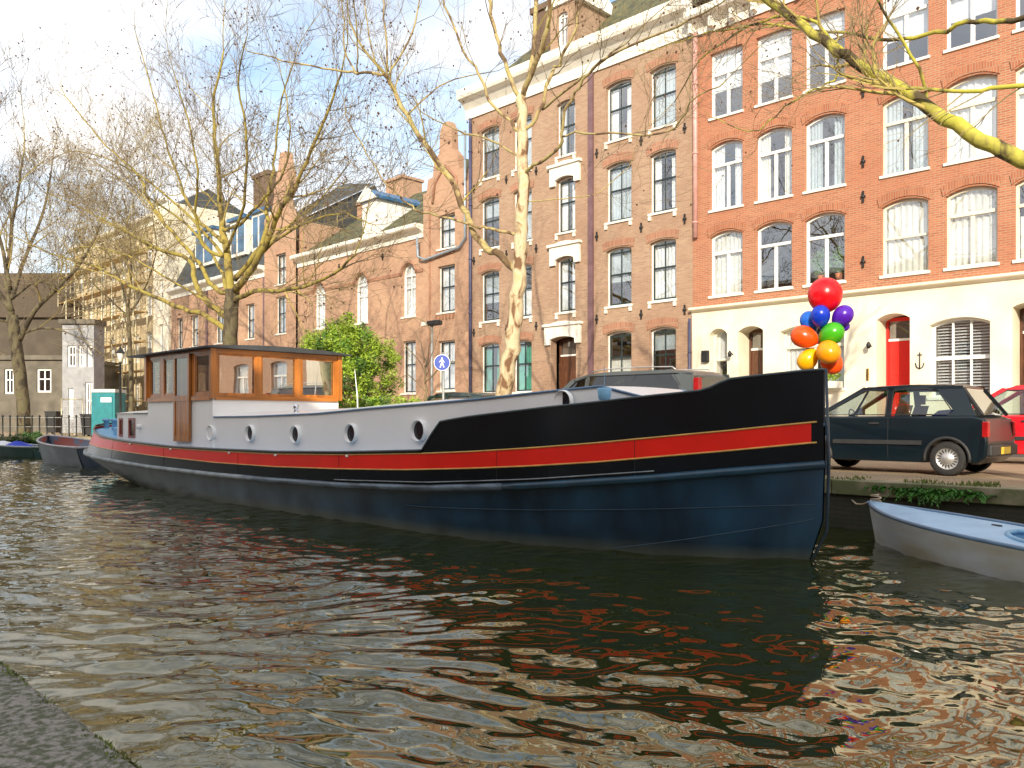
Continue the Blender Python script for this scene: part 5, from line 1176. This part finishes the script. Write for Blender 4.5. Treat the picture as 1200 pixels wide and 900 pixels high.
# portable toilet
teal = mat('teal plastic', (.012, .2, .23), .45, var=.12, scale=3); q = Vector(onD(127.5, 480, 41)); q.z = ST
rt = root('portable_toilet', tuple(q), 'teal portable toilet with a pale roof behind the black railing', 'toilet')
def obox(m, nm, a0, a1, b0, b1, c0, c1, bev=0): 
    g = MB().use(m); P = [q+e*a0+(-nrm)*b0, q+e*a1+(-nrm)*b0, q+e*a1+(-nrm)*b1, q+e*a0+(-nrm)*b1]; g.prism([Vector((v.x, v.y, ST+c0)) for v in P], (0, 0, c1-c0)); return g.build(nm, rt, bevel=bev)
obox(teal, 'cabin', -.57, .57, -.57, .57, .1, 2.2, .04); obox(mat('pale roof plastic', (.5, .55, .55), .5), 'roof', -.55, .6, -.6, .6, 2.2, 2.36, .06); obox(teal, 'door', -.42, .45, -.6, -.575, .2, 2.05, .01); obox(wsign, 'label_plate', -.1, .42, -.612, -.602, 1.72, 1.95); obox(iron, 'skid', -.6, .6, -.6, .6, 0, .1)
# wire site fence panels
rt = root('site_fence', onD(84, 480, 43.5)[:2]+(ST,), 'pale wire mesh site fence panel left of the portable toilet', 'fence')
a = Vector(onD(72, 0, 43.5)); b = Vector(onD(97, 0, 43.5)); a.z = b.z = ST
g = MB().use(sm_)
for z in (.1, 1.95): g.tube([a+up*z, b+up*z], .03, 6)
for t in (0, 1): g.tube([a.lerp(b, t), a.lerp(b, t)+up*2], .03, 6)
g.build('frame', rt); g = MB().use(mat('pale fence mesh', (.6, .6, .58), .6))
for i in range(1, 18): v = a.lerp(b, i/18); g.tube([v+up*.1, v+up*1.95], .008, 3, False)
for i in range(1, 14): g.tube([a+up*(.1+i*.132), b+up*(.1+i*.132)], .008, 3, False)
g.build('mesh', rt)
# bins by the fence
for px, lab, hgt in ((115-9, 'dark wheelie bin behind the black railing, left of the portable toilet', 1.1), (63, 'dark wheelie bin standing against the low grey plaster house', 1.3)):
    q = Vector(onD(px, 0, 43 if px > 100 else 50)); q.z = ST; rt = root('wheelie_bin', tuple(q), lab, 'bin', 'wheelie bins')
    g = MB().use(blackpl); lo_ = [q+e*a*.28-nrm*b*.3+up*.08 for a, b in ((-1, -1), (1, -1), (1, 1), (-1, 1))]; hi = [q+e*a*.34-nrm*b*.38+up*hgt for a, b in ((-1, -1), (1, -1), (1, 1), (-1, 1))]
    g.face(lo_); g.grid([lo_, hi], True); g.build('body', rt); MB().use(blackpl).prism([v+(v-q-up*hgt)*.06 for v in hi], up*.07).build('lid', rt, bevel=.02)
    for s in (-1, 1): c = q+e*.25*s+nrm*-.3+up*.1; MB().use(rubber).tube([c-e*.03, c+e*.03], .1, 12).build('wheel', rt)
# black iron railings: along the cross quay, and on the quay by the corner
def railing(a, b, n, label):
    a = Vector(a); b = Vector(b); c = (a+b)/2; rt = root('railing', tuple(c), label, 'railing')
    for i in range(n+1):
        v = a.lerp(b, i/n); MB().use(iron).lathe(tuple(v), [(.06, 0), (.05, .1), (.035, .15), (.035, .98), (.06, 1.02), (.05, 1.08), (0, 1.12)], 8).build('post', rt)
    for z in (.5, .97): MB().use(mat('worn grey rail paint', (.25, .26, .25), .5, metal=.3)).tube([a+up*z, b+up*z], .022, 6).build('rail', rt)
pa = onD(-40, 0, 42.6); pb_ = onD(124, 0, 42.6)
railing((pa[0], pa[1], ST), (pb_[0], pb_[1], ST), 19, 'black iron railing along the far end of the canal at the left')
# ivy on the cross quay wall, and ferns on the far quay wall
g = MB().use(leafd)
for i in range(26):
    v = onD(random.uniform(-25, 58), 0, 41.85); leaves(g, (v[0], v[1], random.uniform(.35, .8)), (.5, .18, .22), 90, .07)
tag(g.build('ivy'), 'green ivy hanging over the cross quay wall at the far left', 'ivy')
fern = mat('fern green', (.06, .2, .02), .5, var=.4, scale=10)
def fernplant(x, z, s, n, label):
    rt = MB().use(fern)
    for i in range(n):
        a = random.uniform(-2.6, -.5); L0 = s*random.uniform(.6, 1); p0 = Vector((x+random.gauss(0, s*.5), QY-.02, z)); d = Vector((math.cos(a)*.8, math.sin(a)*.55, random.uniform(.2, .9)))
        P = [p0+d*L0*t+Vector((0, 0, -.7*L0*t*t)) for t in np.linspace(0, 1, 9)]
        for k in range(1, 9):
            t = (P[k]-P[k-1]).normalized(); sd_ = t.cross(Vector((0, 0, 1))).normalized(); wdt = .1*s*4*(1-k/9)*.5+.01
            for sg in (-1, 1):
                q = P[k-1]; rt.face([q, q+t*.03+sd_*sg*wdt*.5+Vector((0, 0, .01)), q+t*.02+sd_*sg*wdt-Vector((0, 0, .01)), q-t*.005+sd_*sg*wdt*.5])
        rt.tube(P, .003, 3, False)
    return tag(rt.build('fern'), label, 'fern', 'plants growing on the far quay wall')
xf = lambda px: onY(px, 400, QY)[0]
fernplant(xf(1092), .58, .38, 46, 'largest bright green fern on the quay wall below the navy hatchback'); fernplant(xf(1124), .6, .33, 34, 'bright green fern just right of the largest one on the quay wall'); fernplant(xf(1034), .62, .16, 16, 'small green tuft on the quay wall above the pale blue boat bow'); fernplant(xf(1068), .6, .2, 14, 'small fern left of the largest one on the quay wall')
g = MB().use(grassm)
for i in range(5200):
    x = random.uniform(-8.5, .5); y = QY+random.uniform(-.02, .55)
    if math.sin(x*3.1)+math.sin(x*7.7+2)+math.sin(y*9)*.4 < random.uniform(-.4, 1.6): continue
    h = random.uniform(.015, .06); a = random.uniform(0, 6.28); dx, dy = math.cos(a)*.01, math.sin(a)*.01; g.face([(x-dx, y-dy, ST+.015), (x+dx, y+dy, ST+.015), (x+random.gauss(0, .02), y+random.gauss(0, .02), ST+.02+h)])
o = g.build('quay_grass'); o['kind'] = 'stuff'; tag(o, 'short grass and moss on the far quay edge beneath the navy hatchback', 'grass')

# ------------------------------------------------------------------ bush and bare climber
bp_ = onY(402, 400, 13.4); rt = root('bush', (bp_[0], 13.4, ST), 'dense bright green bamboo like bush behind the wheelhouse', 'bush')
g = MB().use(mat('bush stem', (.15, .14, .05), .8))
for i in range(46):
    a = random.uniform(0, 6.28); r_ = random.uniform(.1, 1.2); x0, y0 = bp_[0]+math.cos(a)*r_*.45, 13.4+math.sin(a)*r_*.35; x1, y1 = bp_[0]+math.cos(a)*r_, 13.4+math.sin(a)*r_*.7; h = random.uniform(2.2, 3.5)
    g.tube([(x0, y0, ST), ((x0+x1)/2, (y0+y1)/2, ST+h*.55), (x1, y1, ST+h)], [.012, .009, .004], 4, False)
g.build('stems', rt)
g = MB()
for i in range(640):
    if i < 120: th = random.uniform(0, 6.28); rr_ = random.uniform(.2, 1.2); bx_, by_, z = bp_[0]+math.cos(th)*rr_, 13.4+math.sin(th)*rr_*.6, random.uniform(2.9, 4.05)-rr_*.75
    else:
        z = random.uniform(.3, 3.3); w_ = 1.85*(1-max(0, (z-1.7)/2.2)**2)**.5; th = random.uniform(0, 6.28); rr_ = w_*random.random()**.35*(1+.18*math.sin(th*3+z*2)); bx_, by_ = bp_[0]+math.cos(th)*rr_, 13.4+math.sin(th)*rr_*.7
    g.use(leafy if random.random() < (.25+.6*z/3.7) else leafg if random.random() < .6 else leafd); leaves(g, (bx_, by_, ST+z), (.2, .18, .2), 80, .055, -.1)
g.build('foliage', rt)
bp_ = onY(470, 400, 13.4); rt = root('shrub', (bp_[0], 13.4, ST), 'loose yellow green shrub growing to the right of the dense bush', 'shrub')
g = MB().use(mat('bush stem', (.15, .14, .05)))
for i in range(24):
    x1 = bp_[0]+random.uniform(-1.1, 1.3); g.tube([(bp_[0]+random.uniform(-.8, .8), 13.4, ST), (x1, 13.4+random.uniform(-.3, .3), ST+random.uniform(.8, 1.8))], [.01, .004], 4, False)
g.build('stems', rt); g = MB()
for i in range(60):
    z = random.uniform(.1, 1.5); g.use(leafy if random.random() < .6 else leafd); leaves(g, (bp_[0]+random.uniform(-1.3, 1.4)*(1-.3*z), 13.4+random.uniform(-.5, .5), ST+z), (.25, .2, .16), 60, .06)
g.build('foliage', rt)

# ------------------------------------------------------------------ bare plane trees
def barkmat(name, a, b, c, sc_=1.6):
    m, N, L, P = newmat(name); P.inputs['Roughness'].default_value = .85
    t = N.new('ShaderNodeTexCoord'); mpn = N.new('ShaderNodeMapping'); mpn.inputs['Scale'].default_value = (1, 1, .5); L.new(t.outputs['Object'], mpn.inputs[0])
    n = N.new('ShaderNodeTexNoise'); n.inputs['Scale'].default_value = sc_*2; n.inputs['Detail'].default_value = 4; n.inputs['Distortion'].default_value = .5; L.new(mpn.outputs[0], n.inputs['Vector'])
    r = N.new('ShaderNodeValToRGB'); r.color_ramp.interpolation = 'LINEAR'; E_ = r.color_ramp.elements
    E_[0].position = .4; E_[0].color = (*c, 1); E_[1].position = .46; E_[1].color = (*b, 1); q = r.color_ramp.elements.new(.54); q.color = (*a, 1); q = r.color_ramp.elements.new(.66); q.color = (a[0]*.8, a[1]*.85, a[2]*.7, 1)
    L.new(n.outputs['Fac'], r.inputs[0]); L.new(r.outputs[0], P.inputs['Base Color'])
    n2 = N.new('ShaderNodeTexNoise'); n2.inputs['Scale'].default_value = 22; n2.inputs['Detail'].default_value = 5; L.new(t.outputs['Object'], n2.inputs['Vector']); bp = N.new('ShaderNodeBump'); bp.inputs['Strength'].default_value = .5; bp.inputs['Distance'].default_value = .02
    L.new(n2.outputs['Fac'], bp.inputs['Height']); L.new(bp.outputs[0], P.inputs['Normal']); return m
bark_pale = barkmat('speckled plane bark', (.58, .49, .33), (.40, .30, .17), (.17, .09, .045), 2.6)
bark_olive = barkmat('olive plane bark', (.33, .26, .055), (.22, .17, .04), (.09, .065, .02))
bark_dark = barkmat('dark plane bark', (.13, .11, .06), (.09, .07, .04), (.045, .035, .02))
twig_ol = mat('olive twig bark', (.42, .34, .1), .9, c2=(.26, .2, .06), scale=.6); twig_br = mat('brown twig bark', (.27, .21, .10), .9, c2=(.11, .08, .055), scale=.6)
seedm = mat('brown seed ball', (.1, .05, .03), .9); redleaf = mat('withered red leaf', (.35, .05, .03), .8)
def smooth_path(P, n=3):
    """Catmull-Rom"""
    out = []
    for i in range(len(P)-1):
        p0 = P[max(0, i-1)]; p1 = P[i]; p2 = P[i+1]; p3 = P[min(len(P)-1, i+2)]
        for k in range(n):
            t = k/n; out.append(.5*((2*p1)+(p2-p0)*t+(2*p0-5*p1+4*p2-p3)*t*t+(3*p1-p0-3*p2+p3)*t**3))
    out.append(P[-1]); return out
def grow(T, p, d, Ln, r, lev, up_=.12):
    """recursive branchlet; T: dict with twig mesh and settings"""
    n = 5 if lev < 2 else 4; P = [p]; q = p.copy(); dd = d.copy()
    for i in range(n):
        dd = (dd+Vector((random.gauss(0, .16), random.gauss(0, .16), random.gauss(0, .13)+up_*(1 if lev < 2 else .6)))).normalized()
        q = q+dd*(Ln/n); P.append(q.copy())
    rr = [r*(1-.72*i/n) for i in range(n+1)]
    g = T['fine'].use(T['tw'][1 if lev >= T['lim'] else 0])
    g.tube(P, rr, 5 if r > .03 else 3, False)
    if lev >= T['max']:
        if random.random() < T['seed']:
            c = P[-1]-Vector((0, 0, .1)); s_ = T['ss']; T['balls'].face([c+Vector(v)*s_ for v in ((1, 0, 0), (0, 0, 1), (-1, 0, 0), (0, 0, -1))]); T['balls'].face([c+Vector(v)*s_ for v in ((0, 1, 0), (0, 0, 1), (0, -1, 0), (0, 0, -1))])
        return
    k = T['kids'][min(lev, len(T['kids'])-1)]
    for j in range(k):
        t = random.uniform(.25, 1) if j else 1.0
        f = t*n; i = min(n-1, int(f)); b = P[i].lerp(P[i+1], f-i)
        ax = (P[i+1]-P[i]).normalized(); sd_ = ax.cross(Vector((random.gauss(0, 1), random.gauss(0, 1), random.gauss(0, 1)))).normalized()
        ang = random.uniform(.35, .85)
        grow(T, b, (ax*math.cos(ang)+sd_*math.sin(ang)+Vector((0, 0, up_))).normalized(), Ln*random.uniform(.5, .78), max(T['rmin'], rr[i]*.62), lev+1, up_)
def tree(name, label, base, limbs, place, bark, barkl, tw1, tw2, cfg, group='bare plane trees on the quay'):
    rt = root(name, base, label, 'tree', group)
    T = dict(fine=MB().use(tw2), mid=MB().use(tw1), balls=MB().use(seedm), lim=1, max=3, kids=(4, 4, 3), seed=.25, ss=.03, rmin=.006, step=.8, len=(1.4, 2.4), up=.12); T.update(cfg); T['mid'] = T['fine'].use(tw2); T['tw'] = (tw1, tw2)
    for li, (pts, r0, r1) in enumerate(limbs):
        P = [Vector(place(*p)) for p in pts]; P = smooth_path(P, 4); n = len(P)
        P = [v+Vector((random.gauss(0, .02), random.gauss(0, .02), random.gauss(0, .02))) if 0 < i < n-1 else v for i, v in enumerate(P)]
        rr = [r0+(r1-r0)*i/(n-1) for i in range(n)]
        if li == 0:
            rr[0] *= 1.35; rr[1] *= 1.12
        MB().use(bark if li == 0 else barkl).tube(P, rr, 14 if r0 > .12 else 8).build('trunk' if li == 0 else 'limb', rt)
        if li == 0: continue
        # side branches along the limb
        Ltot = sum((P[i+1]-P[i]).length for i in range(n-1)); acc = 0; nxt = Ltot*T.get('start', .25)
        for i in range(n-1):
            seg = (P[i+1]-P[i]); acc += seg.length
            while acc > nxt:
                ax = seg.normalized(); sd_ = ax.cross(Vector((random.gauss(0, 1), random.gauss(0, 1), random.gauss(0, 1)))).normalized(); ang = random.uniform(.5, 1.05); f = nxt/Ltot
                grow(T, P[i+1], (ax*math.cos(ang)+sd_*math.sin(ang)+Vector((0, 0, T['up']*2))).normalized(), random.uniform(*T['len'])*(1-.35*f), max(T['rmin'], rr[i]*.42), 1 if rr[i] < .05 else 0, T['up']); nxt += T['step']*random.uniform(.6, 1.4)
        grow(T, P[-1], (P[-1]-P[-3]).normalized(), T['len'][1], r1*.9, 0, T['up'])
    T['fine'].build('crown', rt)
    if T['balls'].f: T['balls'].build('seed_balls', rt, kind='stuff')
    return rt
YT = 13.0
place = lambda px, py, o=0: onY(px, py, YT+o)
def zb(pts, d=0, d1=0):
    n = len(pts); return [(a, b, d+(d1-d)*i/(n-1)) for i, (a, b) in enumerate(pts)]
T1 = [(zb([(269, 486), (269, 440), (270, 400), (271, 365), (272, 338)]), 0.276, 0.248),
    (zb([(271, 345), (265, 295), (259, 247), (256, 196), (250, 130), (262, 60)], 0, .4), 0.144, 0.028),
    (zb([(275, 352), (300, 341), (335, 340), (380, 327), (415, 300)], 0, -1.2), 0.090, 0.024),
    (zb([(276, 340), (297, 313), (311, 287), (327, 249), (343, 225), (359, 190), (385, 130), (402, 75)], 0, -.6), 0.120, 0.024),
    (zb([(275, 328), (300, 297), (313, 268), (313, 233), (319, 207), (322, 185), (327, 130), (345, 70)], 0, 1.6), 0.090, 0.021),
    (zb([(262, 270), (280, 263), (311, 231), (332, 201), (340, 150), (330, 90)], 0, 1.0), 0.060, 0.017),
    (zb([(266, 388), (241, 369), (220, 364), (189, 351), (144, 331), (113, 313), (60, 297), (15, 277)], 0, -1.5), 0.102, 0.024),
    (zb([(266, 372), (241, 351), (228, 329), (222, 305), (180, 290), (144, 270), (111, 252), (82, 237), (50, 225)], 0, 1.2), 0.120, 0.021),
    (zb([(268, 345), (249, 335), (236, 313), (220, 292), (187, 253), (173, 233), (162, 205), (124, 170), (90, 130), (70, 100)], 0, -.8), 0.090, 0.017),
    (zb([(263, 283), (247, 271), (225, 247), (205, 200), (190, 150), (175, 95), (158, 35)], 0, 1.3), 0.078, 0.017),
    (zb([(262, 300), (240, 290), (228, 250), (232, 200), (220, 140), (205, 90)], 0, -1.8), 0.066, 0.017),
    (zb([(268, 350), (255, 310), (215, 260), (150, 215), (95, 180)], 0, 2.2), 0.072, 0.017),
    (zb([(300, 300), (330, 270), (370, 240), (410, 190)], 0, 1.8), 0.054, 0.017)]
T1 += [(zb([(262, 300), (235, 268), (190, 225), (135, 190), (80, 178), (35, 205)], 0, .5), .06, .012), (zb([(300, 300), (345, 268), (395, 250), (432, 262)], 0, -.8), .05, .012),
    (zb([(266, 372), (230, 345), (190, 322), (150, 300), (95, 290), (55, 315)], 0, -2.4), .05, .012), (zb([(264, 295), (285, 240), (290, 170), (280, 100), (290, 40)], 0, -2), .06, .014)]
b0 = place(269, 486); tree('plane_tree', 'wide bare plane tree rising behind the wheelhouse', (b0[0], YT, ST), [([(269, 505, 0)]+T1[0][0], .26, .23)]+T1[1:], place, bark_dark, bark_olive, twig_ol, twig_br, dict(kids=(5, 5, 3), step=.5, len=(1.6, 2.7), rmin=.0065, seed=.07, ss=.04, up=.04))
T2 = [(zb([(586, 520), (590, 460), (597, 420), (604, 370), (608, 320), (611, 270), (613, 215), (612, 155), (612, 112)]), 0.198, 0.107),
    (zb([(607, 318), (586, 299), (564, 286), (550, 262), (544, 245), (528, 211), (505, 178), (478, 136), (458, 97), (451, 87)], 0, -.6), 0.087, 0.053),
    (zb([(451, 87), (419, 85), (392, 83), (333, 71), (290, 60)], -.6, -1.6), 0.040, 0.014),
    (zb([(417, 85), (404, 60), (403, 28), (398, -15)], -.8, -.8), 0.025, 0.014), (zb([(419, 85), (419, 40), (412, -20)], -.8, -1.6), 0.022, 0.014),
    (zb([(444, 86), (433, 42), (425, -20)], -.6, .4), 0.025, 0.014), (zb([(455, 84), (451, 36), (445, -20)], -.6, -1.0), 0.028, 0.014), (zb([(456, 88), (480, 42), (496, -10)], -.6, 0), 0.031, 0.014),
    (zb([(478, 134), (500, 114), (522, 97), (567, 86)], -.5, .5), 0.025, 0.011), (zb([(611, 185), (575, 165), (536, 153), (492, 130)], 0, .6), 0.028, 0.014),
    (zb([(611, 118), (598, 91), (585, 53), (574, 5), (568, -40)], 0, .6), 0.053, 0.036),
    (zb([(612, 115), (627, 75), (641, 35), (645, -20)], 0, -.6), 0.068, 0.043), (zb([(620, 90), (626, 40), (628, -40)], 0, .4), 0.056, 0.043),
    (zb([(610, 158), (603, 149), (574, 117), (561, 86), (544, 61), (525, 17), (515, -20)], 0, -.7), 0.037, 0.021),
    (zb([(613, 155), (633, 131), (643, 91), (657, 69), (675, 32), (684, -20)], 0, .8), 0.046, 0.029), (zb([(636, 128), (667, 104), (699, 77), (735, 50)], .2, -.6), 0.031, 0.014),
    (zb([(613, 205), (622, 195), (643, 184), (658, 165), (662, 133), (678, 101), (703, 72), (760, 45), (820, 18)], 0, -1.2), 0.043, 0.018), (zb([(659, 160), (699, 155), (774, 157), (798, 141), (812, 120), (850, 95)], -.6, -1.6), 0.022, 0.010),
    (zb([(608, 277), (578, 269), (561, 266), (530, 256), (495, 248), (473, 234), (455, 217), (424, 170), (405, 135)], 0, -1.2), 0.037, 0.013),
    (zb([(612, 235), (650, 235), (700, 225), (740, 190)], 0, 1.0), 0.015, 0.007)]
b0 = place(586, 520); tree('plane_tree', 'slender plane tree with pale speckled trunk in front of the tan town house', (b0[0], YT, ST), T2, place, bark_pale, barkmat('yellowish plane bark', (.42, .34, .15), (.3, .22, .1), (.13, .08, .04)), twig_ol, twig_br, dict(kids=(5, 4, 3), step=.6, len=(1.0, 1.9), rmin=.0045, seed=.2, ss=.03, start=.35))
T3 = [([(1275, 620, 0), (1276, 480, 0), (1280, 330, 0), (1285, 225, 0), (1292, 120, 0)], .3, .2),
    (zb([(1285, 232), (1240, 203), (1200, 188), (1150, 163), (1095, 130), (1040, 95), (990, 66), (955, 40), (905, 5), (850, -30)], 0, -.4), 0.129, 0.055),
    (zb([(1290, 105), (1200, 99), (1130, 107), (1062, 104)], 0, -.5), 0.041, 0.023), (zb([(1292, 30), (1230, 20), (1177, 23), (1133, 28), (1083, 43), (1033, 43), (970, 38), (900, 28), (833, 37), (790, 50)], 0, .6), 0.048, 0.012),
    (zb([(984, 66), (978, 95), (940, 110), (900, 143), (877, 153), (833, 137)], -.2, -.5), 0.020, 0.006), (zb([(1000, 72), (940, 20), (880, 30), (820, 70), (790, 120)], -.2, .8), 0.031, 0.009), (zb([(1292, 120), (1300, 20), (1310, -80)], 0, .4), 0.136, 0.094),
    (zb([(1090, 128), (1075, 80), (1040, 20), (1020, -20)], 0, -1), 0.027, 0.016)]
place3 = lambda px, py, o=0: onY(px, py, 13.4+o)
b0 = place3(1275, 620); tree('plane_tree', 'mossy yellow green bough of a plane tree reaching in from the upper right corner', (b0[0], 13.4, ST), T3, place3, bark_olive, barkmat('mossy plane bark', (.46, .42, .06), (.3, .27, .05), (.07, .05, .02), 1.2), twig_ol, twig_br, dict(kids=(4, 4, 3), step=.3, len=(.8, 1.6), rmin=.0035, seed=.06, ss=.02, start=.35, up=.05))
placeD = lambda D: (lambda px, py, o=0: onD(px, py, D+o))
T0x = [(zb([(18, 395), (45, 385), (75, 388), (100, 400)], 0, -1), .08, .02), (zb([(16, 380), (-5, 375), (-30, 390)], 0, -1), .08, .02), (zb([(14, 350), (45, 330), (80, 345), (108, 365)], 0, -3), .08, .02)]
T0 = [(zb([(28, 512), (27, 470), (20, 410), (14, 370)]), 0.341, 0.285), (zb([(14, 372), (8, 330), (12, 290), (20, 230), (28, 180)]), 0.161, 0.043), (zb([(22, 400), (40, 365), (75, 330), (100, 300), (120, 260)], 0, -2), 0.149, 0.036), (zb([(14, 365), (-10, 330), (-40, 290), (-60, 240)]), 0.155, 0.043), (zb([(14, 350), (30, 300), (50, 250), (60, 200)], 0, 2), 0.124, 0.036), (zb([(12, 340), (0, 280), (-15, 210), (-10, 150)], 0, -1), 0.112, 0.036)]
T0 += T0x; b0 = onD(28, 512, 44); tree('plane_tree', 'dark trunked bare tree at the left edge beyond the railing', (b0[0], b0[1], ST), T0, placeD(44), bark_dark, bark_dark, twig_ol, twig_br, dict(kids=(5, 4, 4), step=.8, len=(2, 3.2), rmin=.010, seed=.06, ss=.06, max=3))
T4 = [(zb([(176, 500), (176, 450), (174, 400), (172, 360)]), .15, .11), (zb([(172, 362), (160, 320), (140, 280), (125, 250)], 0, 1), .07, .02), (zb([(172, 362), (176, 310), (172, 260), (165, 225)], 0, -1), .07, .02), (zb([(173, 370), (195, 330), (205, 290), (200, 250)]), .06, .02), (zb([(172, 372), (145, 345), (118, 320), (100, 290)], 0, -1), .06, .02)]
place4 = lambda px, py, o=0: onY(px-22, py, 20+o)
b0 = place4(176, 497); tree('plane_tree', 'smaller bare tree with yellowish twigs in front of the scaffolding', (b0[0], 20, ST), T4, place4, bark_dark, bark_dark, twig_ol, twig_ol, dict(kids=(5, 4, 4), step=.6, len=(2.0, 3.4), rmin=.012, seed=0, ss=.05, max=3))
# bare climber beside the sign
T5 = [(zb([(502, 505), (500, 470), (499, 445), (497, 420)]), .035, .02)]+[(zb(p_, 0, d_), .018, .006) for p_, d_ in (([(499, 440), (488, 420), (470, 400), (452, 392)], .2), ([(499, 430), (505, 400), (500, 380), (488, 372), (470, 378)], -.2), ([(498, 450), (515, 430), (535, 425), (545, 440), (550, 465)], 0), ([(497, 425), (490, 395), (480, 385)], .3), ([(499, 440), (507, 415), (512, 398)], .2), ([(500, 460), (478, 440), (465, 450)], -.3))]
place5 = lambda px, py, o=0: onY(px, py, 13.2+o)
b0 = place5(502, 505); tree('bare_climber', 'small bare tangled climber with arching stems left of the blue sign', (b0[0], 13.2, ST), T5, place5, twig_br, twig_br, twig_br, twig_br, dict(kids=(2, 2), step=.35, len=(.3, .6), rmin=.004, seed=0, max=2, start=.2), group=None)
